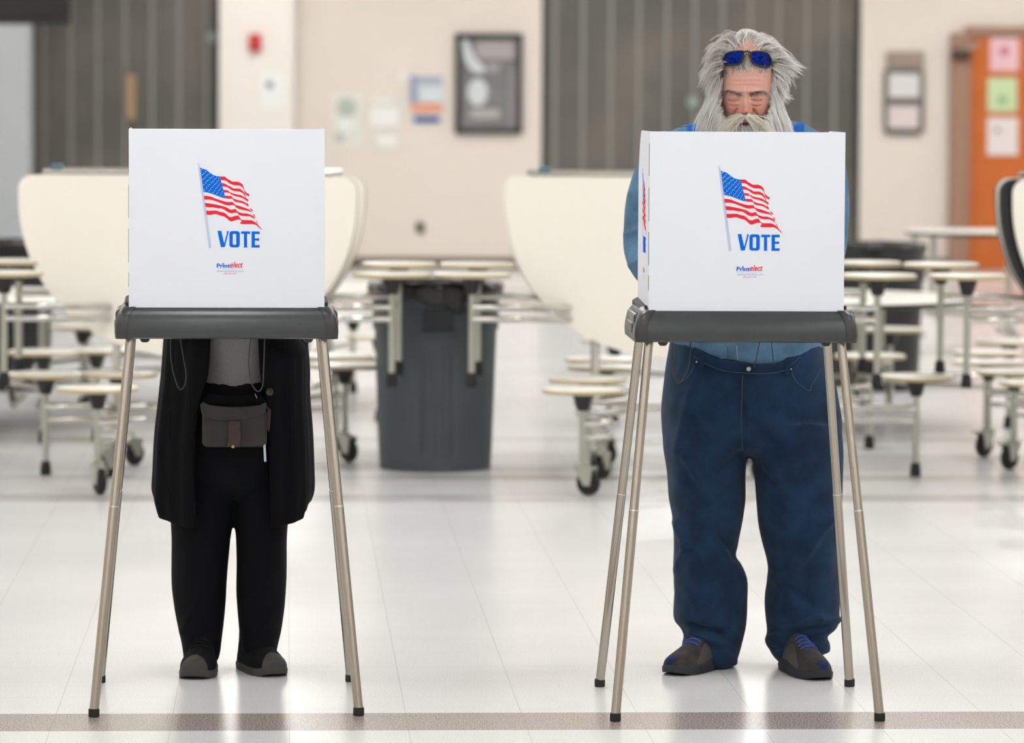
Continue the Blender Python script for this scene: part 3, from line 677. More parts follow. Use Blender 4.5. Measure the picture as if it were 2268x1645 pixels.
        if s < 0:
            sl = MB()
            for v0, v1 in ((316, 388), (414, 487), (511, 585), (607, 640)):
                za, zb = 1.632-(v0-204)/843, 1.632-(v1-204)/843; sl.box((s*(hw-.0005), yf+.0035, (za+zb)/2), (.003, .0022, za-zb))
            sl.build('fold_slit', M['darkframe'], sc, smooth=False)
    for name, mt, mb in make_print(lambda a, z, l: Vector((a, yf-.002-l, z))): mb.build(name, mt, sc, smooth=False)
    # the same print on the left wing, spread along its depth
    def wing(a, z, l):
        y = .19-(a+.2565)/.513*.372; x = hw-.001+.003*((y-yf)/.38)**2
        return Vector((-x-l, y-.01, z-.012))
    for name, mt, mb in make_print(wing): mb.build(name, mt, sc, smooth=False)
    return t
proto = make_booth()
def place_booth(t, fL, fR, yaw, label):
    """front feet (pixels on the floor) -> position"""
    a = fl(*fL); b = fl(*fR); c = (a+b)/2; yaw = math.radians(yaw)
    t.rotation_euler = (0, 0, yaw); t.location = (c.x-math.sin(yaw)*.325, c.y+math.cos(yaw)*.325, 0); t['label'] = label
booth2 = copy_tree(proto)
place_booth(proto, (205, 1588), (797, 1583.5), 1.0, 'left voting booth with white privacy screen, in front of the black cardigan')
place_booth(booth2, (1358, 1592.5), (1955, 1601), -.6, 'right voting booth with white privacy screen, in front of bearded person')
# pen cords hanging under the trays
def cord(booth, Ys, pts, r, name='pen_cord'):
    P = [at(u, v, Ys) for u, v in catm(pts, 6)]
    R = Matrix.Rotation(-booth.rotation_euler.z, 3, 'Z')
    mb = MB(); mb.tube([R@(p-booth.location) for p in P], r, 8); o = mb.build(name, M['cord'], None); o.parent = booth; return o
M['cord'] = mat('black_cord', (34, 32, 34), .4)
cord(proto, 11.35, [(378, 745), (378, 790), (385, 830), (397, 861), (408, 855), (412, 830), (406, 790), (398, 745)], .0013)
cord(proto, 11.35, [(556, 745), (551, 800), (556, 845), (570, 866), (581, 856), (584, 820), (586, 745)], .0016)
cord(booth2, 11.35, [(1490, 750), (1489, 790), (1494, 830), (1503, 848), (1514, 836), (1526, 805), (1530, 755)], .0018)
cord(booth2, 11.35, [(1684, 750), (1676, 790), (1670, 815)], .0013)
cord(booth2, 11.35, [(1708, 750), (1712, 790), (1715, 808)], .0013)
# ------------------------------------------------------------------ people
def pr(v, ul, ur, ry, Y):
    a = at(ul, v, Y); b = at(ur, v, Y); return ((a.z+b.z)/2, (a.x+b.x)/2, Y, (b.x-a.x)/2, ry)
def rings(L, Y): return [pr(r[0], r[1], r[2], r[3], r[4] if len(r) > 4 else Y) for r in L]
def seg_d(p, a, b):
    ax, ay = a; bx, by = b; t = max(0, min(1, ((p[0]-ax)*(bx-ax)+(p[1]-ay)*(by-ay))/((bx-ax)**2+(by-ay)**2+1e-9)))
    return math.hypot(p[0]-ax-t*(bx-ax), p[1]-ay-t*(by-ay))
def folds(ridges, big=.005, small=.0022, sc=7):
    def fn(p, n):
        d = big*noise.noise(Vector((p.x*sc, p.y*sc, p.z*sc*.55)))+small*noise.noise(Vector((p.x*sc*2.7, p.y*sc*2.7, p.z*sc*1.4)))
        if n.y < .25:
            u, v = pj(p); k = min(1, .3-n.y if n.y > -.3 else 1)
            for (a, b, amp, w) in ridges:
                e = seg_d((u, v), a, b)
                if e < 3*w: d += amp*math.exp(-(e/w)**2)*max(0, k)
        return d
    return fn
def fabric(name, rgb, **k):
    m = mat(name, rgb, .9, spec=.12, noise_amt=k.pop('na', .16), noise_scale=k.pop('ns', 420), bump=k.pop('b', .5), bump_scale=900, **k); m.node_tree.nodes['Principled BSDF'].inputs['Sheen Weight'].default_value = .06 if sum(rgb) > 120 else 0; return m
M['jeans'] = fabric('dark_denim', (28, 48, 72), na=.24, ns=16); M['stitch'] = mat('denim_stitch', (72, 84, 100), .9, spec=.1)
M['denim'] = fabric('light_denim', (84, 117, 144), na=.24, ns=14); M['susp'] = fabric('blue_webbing', (34, 104, 190))
M['knit'] = fabric('black_knit', (9, 10, 13)); M['trouser'] = fabric('black_trouser', (12, 13, 16)); M['tee'] = fabric('grey_tshirt', (118, 118, 118), na=.12)
M['shoe'] = fabric('shoe_mesh', (56, 53, 54), na=.35, ns=26); M['shoe2'] = fabric('shoe_dark', (20, 20, 22)); M['sole'] = mat('shoe_sole', (58, 56, 52), .8)
M['sole2'] = mat('shoe_sole_dark', (34, 36, 44), .7); M['shoeblue'] = fabric('shoe_blue', (30, 46, 88)); M['lace'] = mat('lace_blue', (30, 70, 150), .7)
M['overlay'] = mat('shoe_overlay', (74, 70, 68) , .6)
M['leather'] = mat('worn_leather', (33, 30, 29), .6, noise_amt=.2, noise_scale=30, bump=.3, bump_scale=60); M['strap'] = mat('brown_strap', (52, 33, 25), .6, noise_amt=.15, noise_scale=50)
M['sock'] = mat('sock', (200, 202, 208), .9); M['button'] = mat('horn_button', (52, 44, 40), .3)
M['hairL'] = mat('hair_white', (250, 248, 244), .4); M['hairD'] = mat('hair_grey', (176, 168, 160), .5); M['brow'] = mat('hair_brow', (112, 88, 76), .6); M['stache'] = mat('hair_cream', (250, 244, 228), .4)
def skin_mat():
    m = mat('skin', (205, 150, 132), .5, sss=.08, bump=.25, bump_scale=500); nt = m.node_tree
    a = nt.nodes.new('ShaderNodeAttribute'); a.attribute_name = 'tone'; nt.links.new(a.outputs['Color'], nt.nodes['Principled BSDF'].inputs['Base Color']); return m
M['skin'] = skin_mat()
def set_tone(me, fn):
    at_ = me.color_attributes.new('tone', 'FLOAT_COLOR', 'POINT')
    for i, v in enumerate(me.vertices): at_.data[i].color = (*lin(fn(v.co)), 1)

def shoe(parent, toe, yaw, up_m, sole_m, lace_m, patch_m, L=.295, W=1.0):
    """toe: floor point under the toe tip; yaw 0 points at -Y"""
    R = Matrix.Rotation(yaw, 3, 'Z'); T = Vector((toe.x, toe.y, 0))
    def w(x, y, z): return T+R@Vector((x, (1-y)*L, z))      # y: 0 heel .. 1 toe
    def lerp(P, y):
        for (a, b), (c, d) in zip(P, P[1:]):
            if y <= c: return b+(d-b)*(y-a)/(c-a)
        return P[-1][1]
    def wp(y): return W*lerp([(0, .038), (.15, .038), (.4, .040), (.55, .046), (.72, .052), (.85, .052), (1, .05)], y)
    def hp(y): return lerp([(0, .092), (.12, .108), (.28, .118), (.4, .110), (.52, .094), (.68, .076), (.82, .068), (.92, .062), (1, .056)], y)
    def sp(y): return .010*max(0, (y-.75)/.25)**2
    def surf(th, ph, g=0):
        y = .5-.5*math.cos(th); q = math.sin(th)**.62; c_, s_ = math.cos(ph), max(0, math.sin(ph))
        hw = wp(y)*q+g; H = (hp(y)-.014)*math.sin(th)**.42+g
        x = hw*math.copysign(abs(c_)**.8, c_)*(1-(.30 if y < .5 else .14)*s_**2)
        return w(x, y+(.006 if g and y > .9 else 0), .014+H*s_**.75+sp(y))
    nt_, npn = 44, 26
    mb = MB(); vs = [surf(PI*(.004+.992*i/nt_), PI*k/npn) for i in range(nt_+1) for k in range(npn+1)]; n = npn+1
    mb.add(vs, [(i*n+k, i*n+k+1, (i+1)*n+k+1, (i+1)*n+k) for i in range(nt_) for k in range(npn)])
    mb.tube([w(0, .17, .05), w(0, .2, .08), w(0, .21, .11)], [.03, .03, .03], 24)
    up = mb.build('shoe', up_m, parent)
    N = 56; loop = []
    for i in range(N):
        a = 2*PI*i/N; y = .5-.5*math.cos(a); q = abs(math.sin(a))**.62; loop.append((math.copysign(wp(y)*q, math.sin(a)), y))
    vs = []
    for zz, g in ((0, -.003), (.003, .0015), (.015, .0025), (.021, .0005)):
        for x, y in loop: vs.append(w(x+math.copysign(g, x)*min(1, abs(x)/.01), y+(y-.5)*2*g/L*1.2, zz+sp(y)))
    MB().add(vs, [(i*N+k, i*N+(k+1) % N, (i+1)*N+(k+1) % N, (i+1)*N+k) for i in range(3) for k in range(N)]+[tuple(range(N-1, -1, -1)), tuple(3*N+k for k in range(N))]).build('sole', sole_m, up)
    for y in (.44, .5, .56, .62):
        th = math.acos(1-2*y); MB().tube([surf(th, PI*.33, .001), surf(th, PI*.42, .002), surf(th, PI*.5, .0025), surf(th, PI*.58, .002), surf(th, PI*.67, .001)], .0026, 8).build('lace', lace_m, up)
    small = patch_m == M['shoeblue']; g = 14; vs = []
    for i in range(g+1):
        for k in range(g+1):
            ph = PI*((.28+.44*k/g) if small else k/g); y0 = .955 if small else .80+.10*abs(math.cos(ph)); y = y0+(.9998-y0)*(i/g)**.6
            vs.append(surf(math.acos(1-2*y), ph, .0012))
    mb = MB().add(vs, [(i*(g+1)+j, i*(g+1)+j+1, (i+1)*(g+1)+j+1, (i+1)*(g+1)+j) for i in range(g) for j in range(g)]+[tuple(g*(g+1)+j for j in range(g+1))]); mb.build('toe_cap', patch_m, up)
    # overlay panel along the sides
    vs = []
    for sd in (0, 1):
        for i in range(g+1):
            y = .25+.5*i/g; th = math.acos(1-2*y)
            for k in range(4): vs.append(surf(th, PI*abs(sd-(.05+(.05+.17*math.sin(i/g*PI))*k/3)), .0008))
    o = len(vs)//2
    MB().add(vs, [(b+i*4+k, b+i*4+k+1, b+(i+1)*4+k+1, b+(i+1)*4+k) for b in (0, o) for i in range(g) for k in range(3)]).build('side_panel', M['overlay'] if small else up_m, up)
    return up
def hand_into(mb, wrist, fwd, right, up_, sgn, curl=.6, s=1.0):
    """palm and five fingers; sgn=+1 thumb toward `right`"""
    f, r, u = fwd.normalized(), right.normalized(), up_.normalized()
    mb.tube([wrist-f*.03, wrist, wrist+f*.03*s, wrist+f*.06*s, wrist+f*.09*s], [.024, .024, .034*s, .040*s, .036*s], 16, flat=.42)
    base = wrist+f*.085*s
    for i, (ln, rad) in enumerate(((.075, .0085), (.083, .009), (.077, .0085), (.060, .0075))):
        off = sgn*(.030-.0205*i)*s; p = base+r*off; a = -.2*curl; pts = [p-f*.012]; q = p
        d = f+r*off*1.5
        for k, sg in enumerate((.42, .32, .26)):
            a += curl*(.45+.25*k); dd = (d*math.cos(a)-u*math.sin(a)).normalized(); q = q+dd*ln*sg*s; pts.append(q)
        mb.tube([pts[0], p]+pts[1:], [rad*s, rad*s, rad*.95*s, rad*.88*s, rad*.6*s], 12)
    p = wrist+f*.022*s+r*sgn*.026*s-u*.004
    mb.tube([p, p+(f*.6+r*sgn*.8).normalized()*.035*s, p+(f*.6+r*sgn*.8).normalized()*.035*s+(f+r*sgn*.15-u*.3).normalized()*.032*s, p+(f*.6+r*sgn*.8).normalized()*.035*s+(f+r*sgn*.15-u*.4).normalized()*.055*s], [.013*s, .011*s, .0095*s, .006*s], 12)

# ---- head surface, sculpted as depth over the face
def g2(a, b, a0, b0, sa, sb): return math.exp(-((a-a0)/sa)**2-((b-b0)/sb)**2)
def face_d(a, b):
    A = abs(a); d = 0
    t = max(0, min(1, (b-204)/46)); t = t*t*(3-2*t)
    d += (.005+.021*t)*math.exp(-(a/(5.2+3.6*t))**2)*(1 if b < 251 else math.exp(-((b-251)/5.0)**2))*(1 if b > 204 else math.exp(-((b-204)/7)**2))
    d += .013*g2(a, b, 0, 248, 9.5, 7) + .0125*g2(A, b, 12.5, 249.5, 4.8, 6)
    d -= .008*g2(A, b, 18.5, 247, 2.8, 7)
    d -= .011*g2(A, b, 25, 215, 14, 9)+.004*g2(A, b, 12, 214, 5, 7)
    d += .0075*g2(A, b, 25.5, 216.5, 10.5, 5.5)
    d -= .0035*math.exp(-((b-(222.5-((A-25)/9)**2*1.6))/1.5)**2)*math.exp(-((A-25)/12)**4)
    d -= .0034*math.exp(-((b-(209.5-((A-26)/11)**2*-1.2))/1.7)**2)*math.exp(-((A-26)/13)**4)
    d += .0075*g2(A, b, 24, 203, 18, 5.5) + .003*g2(a, b, 0, 202, 10, 9)
    d -= .0016*g2(A, b, 4.5, 202, 1.4, 8)
    d += .0036*g2(A, b, 25, 229.5, 10, 4) - .0040*math.exp(-((b-(236-((A-25)/11)**2*2.6))/1.8)**2)*math.exp(-((A-25)/12)**4)
    d += .007*g2(A, b, 33, 247, 13, 12)
    nl = seg_d((A, b), (18, 243), (37, 270)); d -= .0045*math.exp(-(nl/3.0)**2)
    d -= .003*g2(A, b, 50, 222, 9, 12)
    d += .0008*math.sin(b*.62+.2*math.sin(a*.12))*math.exp(-((b-178)/17)**2)*math.exp(-(a/40)**4)
    d += .006*g2(a, b, 0, 271, 20, 9) - .006*g2(a, b, 0, 276.5, 12, 2.2) + .003*g2(a, b, 0, 282, 11, 4)
    return d
def head_mesh(hc, rx, ry, rz, tilt):
    R = Matrix.Rotation(tilt, 3, 'X'); nr, ns = 120, 220; V = [None]; src = []
    mb = MB(); vs = []
    def base(th, ph):
        d = Vector((math.sin(th)*math.cos(ph), -math.cos(th), math.sin(th)*math.sin(ph)))
        jaw = 1-.10*max(0, -d.z)**2; p = Vector((d.x*rx*jaw, d.y*ry, d.z*rz))
        if d.y > 0: p.x *= 1.0+.06*d.y; p.y *= 1.0
        return hc+R@p, d
    for i in range(nr+1):
        th = PI*(i/nr)**1.25
        for k in range(ns):
            p, d = base(max(th, 1e-4), 2*PI*k/ns)
            if d.y < .15:
                u, v = pj(p); p.y -= face_d(u-1650, v)*min(1, max(0, (.15-d.y)/.35))
            vs.append(p)
    fs = [(i*ns+k, i*ns+(k+1) % ns, (i+1)*ns+(k+1) % ns, (i+1)*ns+k) for i in range(nr) for k in range(ns)]
    mb.add(vs, fs); return mb
def skin_tone(co):
    u, v = pj(co); a = u-1650; A = abs(a); r = .8*g2(a, v, 0, 245, 14, 14)+.65*g2(A, v, 34, 240, 17, 15)+.5*g2(A, v, 25, 221, 12, 8)+.25*noise.noise(co*60)+.2*noise.noise(co*160)
    r = max(0, min(1, r)); lip = g2(a, v, 0, 278, 13, 5)
    c0 = (214, 162, 145); c1 = (200, 130, 114); c2 = (150, 84, 78)
    c = [x+(y-x)*r for x, y in zip(c0, c1)]; return [x+(y-x)*min(1, lip) for x, y in zip(c, c2)]
def strands(specs, name, mats, parent, seed=1):
    """specs: (list of 3D control points, count, root spread, tip spread, y spread, radius, light share)"""
    rnd = random.Random(seed); mb = MB(); tri = [0, 2*PI/3, 4*PI/3]
    for (pts, cnt, s0, s1, sy, rad, share) in specs:
        P = [tuple(p) for p in pts]; c0 = c1 = Vector(); ce = 1
        for q_ in range(cnt):
            if q_ % 9 == 0:
                c0 = Vector((rnd.gauss(0, s0), rnd.gauss(0, sy), rnd.gauss(0, s0))); c1 = c0*.6+Vector((rnd.gauss(0, s1), rnd.gauss(0, sy*.7), rnd.gauss(0, s1))); ce = rnd.uniform(.72, 1.08)
            o0 = c0+Vector((rnd.gauss(0, s0), rnd.gauss(0, sy), rnd.gauss(0, s0)))*.55; o1 = c1+Vector((rnd.gauss(0, s1), rnd.gauss(0, sy*.5), rnd.gauss(0, s1)))*(.22 if cnt > 8 else 1)
            e = ce*rnd.uniform(.86, 1.06); ph = rnd.uniform(0, 6.28); am = rnd.uniform(.0004, .0018); fq = rnd.uniform(4, 9)
            C_ = catm(P, 3); n = len(C_); Q = []
            m = 7
            for i in range(m):
                t = i/(m-1)*e*(n-1); j = min(n-2, int(t)); f_ = t-j
                p = Vector(C_[j]).lerp(Vector(C_[j+1]), f_); tt = i/(m-1)
                Q.append(p+o0.lerp(o1, tt)+Vector((math.sin(ph+fq*tt), .5*math.cos(ph+fq*tt), math.cos(ph*1.3+fq*tt)))*am*tt)
            vs = []
            for i, p in enumerate(Q):
                t = (Q[min(i+1, m-1)]-Q[max(i-1, 0)]); t = t.normalized() if t.length > 0 else Vector((0, 0, 1)); a = t.cross(Vector((0, 1, .01))).normalized(); b = a.cross(t)
                r = rad*(1-.8*i/(m-1)); vs += [p+a*r*math.cos(w)+b*r*math.sin(w) for w in tri]
            mb.add(vs, [(i*3+k, i*3+(k+1) % 3, (i+1)*3+(k+1) % 3, (i+1)*3+k) for i in range(m-1) for k in range(3)], 0 if rnd.random() < share else 1)
    me = bpy.data.meshes.new(name); off = parent_loc(parent); me.from_pydata([p-off for p in mb.v], [], mb.f)
    for x in mats: me.materials.append(x)
    me.polygons.foreach_set('material_index', mb.mi); me.shade_smooth()
    o = bpy.data.objects.new(name, me); C.objects.link(o); o.parent = parent; return o
def join_mesh(dst, extra):
    """append the meshes of `extra` (same parent) to dst"""
    bm = bmesh.new(); bm.from_mesh(dst.data)
    for e in extra: bm.from_mesh(e.data)
    bm.to_mesh(dst.data); bm.free(); dst.data.shade_smooth()
    for e in extra: bpy.data.objects.remove(e)

# ================= bearded person =================
B = thing('person', (fl(1655, 1490).x, 12.1, 0), 'bearded person in light denim shirt, blue suspenders and dark jeans behind the right booth', 'person')
YJ = 12.13
j = MB()
hip = [(757, 1483, 1820, .185), (800, 1477, 1836, .195), (850, 1472, 1852, .205), (900, 1468, 1858, .205), (940, 1469, 1861, .195), (980, 1474, 1858, .16), (1005, 1500, 1840, .11)]
nv = len(j.v); j.loft(rings(hip, YJ), 72, 5, 2.5)
cxm = at(1654, 800, YJ).x
for i, p in enumerate(j.v):
    if p.y < YJ:
        dx = abs(p.x-cxm); u, v = pj(p); t = max(0, 1-(v-757)/70) if v < 827 else 0
        fr = min(1, (YJ-p.y)/.12)
        p.z -= .057*max(0, 1-(dx/.178)**2.3)*t*fr
legL = [(930, 1474, 1672, .165), (985, 1470, 1656, .155), (1040, 1474, 1652, .145), (1100, 1480, 1652, .135), (1150, 1490, 1645, .125), (1200, 1493, 1632, .118), (1232, 1494, 1629, .115), (1280, 1494, 1651, .118), (1330, 1493, 1652, .118), (1370, 1493, 1651, .115), (1392, 1506, 1649, .11), (1420, 1514, 1643, .108), (1450, 1509, 1635, .108), (1478, 1520, 1622, .1)]
legR = [(930, 1640, 1858, .165), (985, 1663, 1861, .155), (1040, 1669, 1862, .145), (1100, 1674, 1861, .135), (1150, 1679, 1860, .13), (1200, 1690, 1860, .125), (1260, 1703, 1859, .12), (1320, 1698, 1859, .118), (1370, 1698, 1858, .115), (1400, 1699, 1850, .112), (1424, 1694, 1831, .11), (1450, 1708, 1836, .11), (1482, 1735, 1836, .105)]
j.loft(rings(legL, 12.12), 56, 5, 2.2).loft(rings(legR, 12.08), 56, 5, 2.2)
for p in j.v:   # hems ride up over the shoes
    if p.z < .12:
        u, v = pj(p); side = (1570-u)/60 if u < 1660 else (u-1775)/55
        fr = (12.15-p.y)/.2
        p.z += max(0, min(1.3, .55*side+.55*fr))*.062*(1-max(0, p.z)/.12)
    if p.z < .004: p.z = .004
jeans = j.build('jeans', M['jeans'], B)
remesh(jeans, .0065, 5)
RJ = [((1520,1008),(1575,1118),.006,9),((1496,1157),(1523,1208),.008,8),((1523,1208),(1497,1262),.007,8),((1545,1225),(1600,1330),.005,10),((1531,1384),(1598,1402),-.010,6),((1530,1398),(1600,1425),.008,8),
      ((1632,1235),(1590,1185),-.006,8),((1640,1010),(1590,1050),-.006,10),((1590,1330),(1560,1375),.005,9),((1837,1149),(1770,1255),.008,9),((1712,1275),(1759,1337),.006,9),((1700,1415),(1815,1365),.009,9),((1710,1402),(1830,1388),-.006,6),((1820,1372),(1856,1372),.006,8),
      ((1700,1440),(1790,1420),-.005,7),((1740,1300),(1800,1340),-.004,10),((1530,870),(1500,1000),.005,12),((1840,900),(1760,960),.005,12),((1660,1020),(1710,1070),-.005,9),((1480,1300),(1530,1345),-.004,8),((1660,985),(1600,1000),.004,8),((1655,900),(1650,1000),.003,5),((1600,1440),(1625,1465),.005,8),((1750,1120),(1800,1060),.004,14),((1560,1150),(1610,1230),.004,12)]
displace(jeans, folds([(a, b, c*1.7, d) for a, b, c, d in RJ], .009, .0045, 6))
bj = bvh(jeans)
wb_ = ribbon(bj, [(1533,778),(1574,800),(1609,811),(1654,815),(1700,816),(1738,808),(1774,779)], .0265, .002, 'waistband', M['jeans'], jeans, lift=.0015)
for pts in ([(1532,767),(1574,790),(1609,800),(1654,804),(1700,805),(1738,797),(1775,768)], [(1535,789),(1574,811),(1609,822),(1654,826),(1700,827),(1738,819),(1773,790)]):
    stick(bj, pts, .0009, 'stitching', M['stitch'], jeans, lift=.004)
for pts in ([(1551,781),(1556,800),(1551,817)], [(1739,792),(1745,810),(1742,830)]): ribbon(bj, pts, .013, .0035, 'belt_loop', M['jeans'], jeans, lift=.004)
for pts in ([(1486,802),(1488,820),(1496,838),(1510,844),(1523,835),(1534,818),(1539,804)], [(1750,815),(1760,840),(1777,856),(1793,865),(1799,850),(1820,816)], [(1645,830),(1643,880),(1642,940),(1644,995)]):
    stick(bj, pts, .0010, 'stitching', M['stitch'], jeans, lift=.0012)
for (u, v, r, m_) in ((1658, 817, .0072, M['galv']), (1543, 801, .003, M['galv']), (1752, 817, .003, M['galv'])):
    p = hit(bj, u, v, .004)
    MB().lathe([(0, .002), (r*.5, .0022), (r*.8, .003), (r, .001), (r, -.003)], p, 20, M=Matrix.Rotation(PI/2, 3, 'X')).build('button' if r > .005 else 'rivet', m_, jeans)
# shirt
s = MB()
tor = [(256, 1590, 1715, .04, 12.06), (268, 1545, 1758, .06, 12.06), (277, 1516, 1786, .07, 12.06), (287, 1496, 1802, .08, 12.06), (300, 1476, 1819, .09, 12.06), (330, 1464, 1832, .11, 12.06), (400, 1460, 1840, .165, 12.06), (520, 1462, 1842, .185, 12.09), (640, 1470, 1838, .198, 12.12), (740, 1488, 1822, .192, 12.13), (800, 1500, 1812, .182, 12.13), (850, 1515, 1800, .15, 12.13)]
s.loft(rings(tor, 12.05), 72, 5, 2.3)
armL = [at(1505, 318, 12.04), at(1465, 370, 12.02), at(1436, 440, 12.0), at(1424, 510, 11.98), at(1424, 565, 11.95), at(1450, 610, 11.88), at(1490, 636, 11.80), at(1530, 645, 11.74)]
armR = [at(1795, 318, 12.04), at(1822, 370, 12.02), at(1834, 440, 12.0), at(1838, 500, 11.98), at(1832, 560, 11.95), at(1815, 610, 11.88), at(1785, 638, 11.80), at(1755, 648, 11.74)]
rr_ = [.062, .064, .060, .053, .052, .045, .038, .036]
for A_ in (armL, armR):
    Q = catm([(*p, r) for p, r in zip(A_, rr_)], 5); s.tube([q[:3] for q in Q], [q[3] for q in Q], 28)
shirt = s.build('shirt', M['denim'], B); remesh(shirt, .0065, 5)
displace(shirt, folds([((1400,430),(1420,520),.006,8),((1384,520),(1425,505),.006,6),((1392,590),(1425,570),.006,6),((1395,545),(1420,600),-.004,6),((1595,760),(1597,800),.003,5),((1632,760),(1640,800),.003,4),((1505,282),(1560,300),.002,4)], .005, .0025))
bs = bvh(shirt)
for pts in ([(1536,262),(1536,285),(1540,330),(1560,500),(1585,680),(1587,715)], [(1766,262),(1767,285),(1764,330),(1745,500),(1728,680),(1726,715)]):
    ribbon(bs, pts, .036, .003, 'suspender', M['susp'], B, lift=.003)
ribbon(bs, [(1487,286),(1510,281),(1530,279)], .003, .001, 'shoulder_seam', mat('dark_seam', (70, 84, 104), .8), shirt)
stick(bs, [(1632,766),(1634,800)], .001, 'placket_seam', mat('light_seam', (150, 170, 190), .8), shirt); stick(bs, [(1612,766),(1612,800)], .001, 'placket_seam', M['stitch'], shirt)
# shoes
shoe(B, fl(1483, 1497), math.radians(-36), M['shoe'], M['sole2'], M['lace'], M['shoeblue'])
shoe(B, fl(1824, 1508), math.radians(15), M['shoe'], M['sole2'], M['lace'], M['shoeblue'])
# body
HC_ = at(1653, 197, 11.985)
hm = head_mesh(HC_, .0755, .098, .158, math.radians(14))
head = hm.build('head', M['skin'], B, angle=180)
bb = MB()
bb.loft([(1.0, cxm, 12.12, .15, .13), (1.15, cxm, 12.1, .15, .14), (1.35, cxm, 12.06, .15, .11), (1.47, cxm, 12.03, .13, .085), (1.52, cxm, 12.03, .07, .06)], 40, 4)
bb.tube([(cxm, 12.04, 1.46), (cxm, 12.0, 1.60)], .055, 24)
for A_, e in ((armL, 1), (armR, -1)):
    bb.tube([A_[0]]+A_[2:], [.05, .045, .042, .04, .036, .032, .028], 20)
    wr = A_[-1]; fwd = Vector((.45*e, -.75, -.32)); hand_into(bb, wr+fwd.normalized()*.02, fwd, Vector((1, 0, 0)), Vector((0, -.3, 1)), e, .75)
for u0, u1, Yk in ((1570, 1570, 12.12), (1760, 1775, 12.08)):
    bb.tube([(at(u0, 900, Yk).x, Yk+.01, .85), (at(u0, 1200, Yk).x, Yk, .45), (at(u1, 1460, Yk).x, Yk+.02, .06)], [.08, .055, .038], 20)
body = bb.build('body', M['skin'], B); remesh(body, .004, 3)
set_tone(body.data, lambda c: (205, 150, 132))
off = parent_loc(B); set_tone(head.data, lambda c: skin_tone(c+off))
ears = []
for (u, v) in ((1584, 182), (1722, 190)):
    p = at(u, v, 12.0); e = MB(); sg = -1 if u < 1650 else 1
    e.tube([p+Vector((0, 0, -.028)), p+Vector((sg*.006, .004, -.02)), p+Vector((sg*.011, .01, 0)), p+Vector((sg*.010, .01, .02)), p+Vector((0, .002, .028)), p+Vector((-sg*.004, -.006, .015))], [.005, .007, .006, .006, .006, .004], 10)
    e.lathe([(0, -.004), (.012, -.003), (.018, 0), (.012, .004), (0, .005)], p+Vector((sg*.002, .004, 0)), 16, M=Matrix.Rotation(PI/2, 3, 'Y')@Matrix.Scale(1.5, 3, Vector((1, 0, 0))))
    eo = e.build('ear', M['skin'], B); set_tone(eo.data, lambda c: (196, 138, 120)); ears.append(eo)
bh = bvh(head)
join_mesh(body, [head]+ears)
MB().tube([hit(bh, u, v, .013) for u, v in catm([(1639, 277), (1645, 274), (1651, 274), (1658, 277)], 3)], [.0006]+[.0026]*8+[.0006], 8).build('mouth_opening', mat('mouth_dark', (60, 26, 26), .6), body)
MB().tube([hit(bh, u, v, .012) for u, v in catm([(1634, 281), (1648, 280), (1660, 281), (1674, 284)], 3)], [.0006]+[.0024]*8+[.0006], 8).build('lower_lip', mat('lip', (176, 108, 98), .5), body)
for pts in ([(1612, 220), (1619, 223.2), (1627, 224), (1634, 222.5), (1639, 219.5)], [(1662, 219.5), (1668, 223), (1676, 224.3), (1684, 223), (1690, 219)]):
    Pl = [hit(bh, u, v, .0004) for u, v in catm(pts, 3)]
    MB().tube(Pl, [.0003]+[.0007]*(len(Pl)-2)+[.0003], 6).build('eyelashes', mat('lash', (112, 74, 64), .7), body)
# hair
def H(pts, Y): return [at(u, v, Y+dy) for (u, v, *r) in pts for dy in ((r[0] if r else 0),)]
GUIDES = [
 [(1636,100),(1624,78),(1604,80),(1590,94)], [(1650,96),(1642,74),(1650,68),(1668,76),(1676,92)], [(1638,120),(1642,98),(1652,80),(1662,74)], [(1655,122),(1664,98),(1674,84),(1684,82)], [(1628,118),(1630,100),(1640,84),(1650,76)], [(1668,120),(1680,102),(1692,92),(1704,92)], [(1655,98),(1650,76),(1662,71),(1676,80),(1684,96)],
 [(1640,104),(1630,84),(1644,72),(1652,86)], [(1648,112),(1640,94),(1650,78),(1658,74)], [(1630,102),(1612,84),(1592,90),(1578,106)], [(1620,110),(1600,98),(1578,106),(1566,124)],
 [(1610,116),(1588,106),(1570,120),(1562,138)], [(1604,124),(1580,120),(1566,134),(1560,150)], [(1602,134),(1578,134),(1562,152),(1552,172)], [(1600,142),(1576,144),(1560,164),(1549,188)],
 [(1597,148),(1574,154),(1562,172),(1550,194)], [(1592,158),(1577,170),(1568,188),(1558,204)], [(1588,168),(1578,186),(1572,202),(1566,214)], [(1590,150),(1582,165),(1578,185),(1576,205)],
 [(1664,96),(1680,78),(1696,84),(1708,98)], [(1672,98),(1694,86),(1712,92),(1724,108)], [(1684,104),(1708,94),(1730,108),(1742,126)], [(1694,110),(1718,104),(1740,122),(1752,140)],
 [(1700,118),(1726,116),(1750,132),(1768,148)], [(1706,126),(1732,126),(1756,140),(1777,149)], [(1710,134),(1738,138),(1758,150),(1777,163)], [(1712,144),(1738,150),(1754,160),(1766,168)],
 [(1716,154),(1736,164),(1748,176),(1752,192)], [(1716,164),(1734,180),(1744,196),(1740,214)], [(1718,176),(1730,194),(1738,210),(1730,226)], [(1720,186),(1732,204),(1742,216),(1752,220)],
 [(1660,104),(1672,92),(1690,90),(1700,104)], [(1625,118),(1612,108),(1600,112),(1592,126)], [(1682,116),(1698,108),(1712,116),(1718,130)]]
rnd0 = random.Random(12); sp = []
for G in GUIDES:
    for Y0, cnt in ((11.93, 46), (11.985, 54), (12.03, 26)):
        sp.append((H(G, Y0), cnt, .004, .0052, .015, .00048, .6))
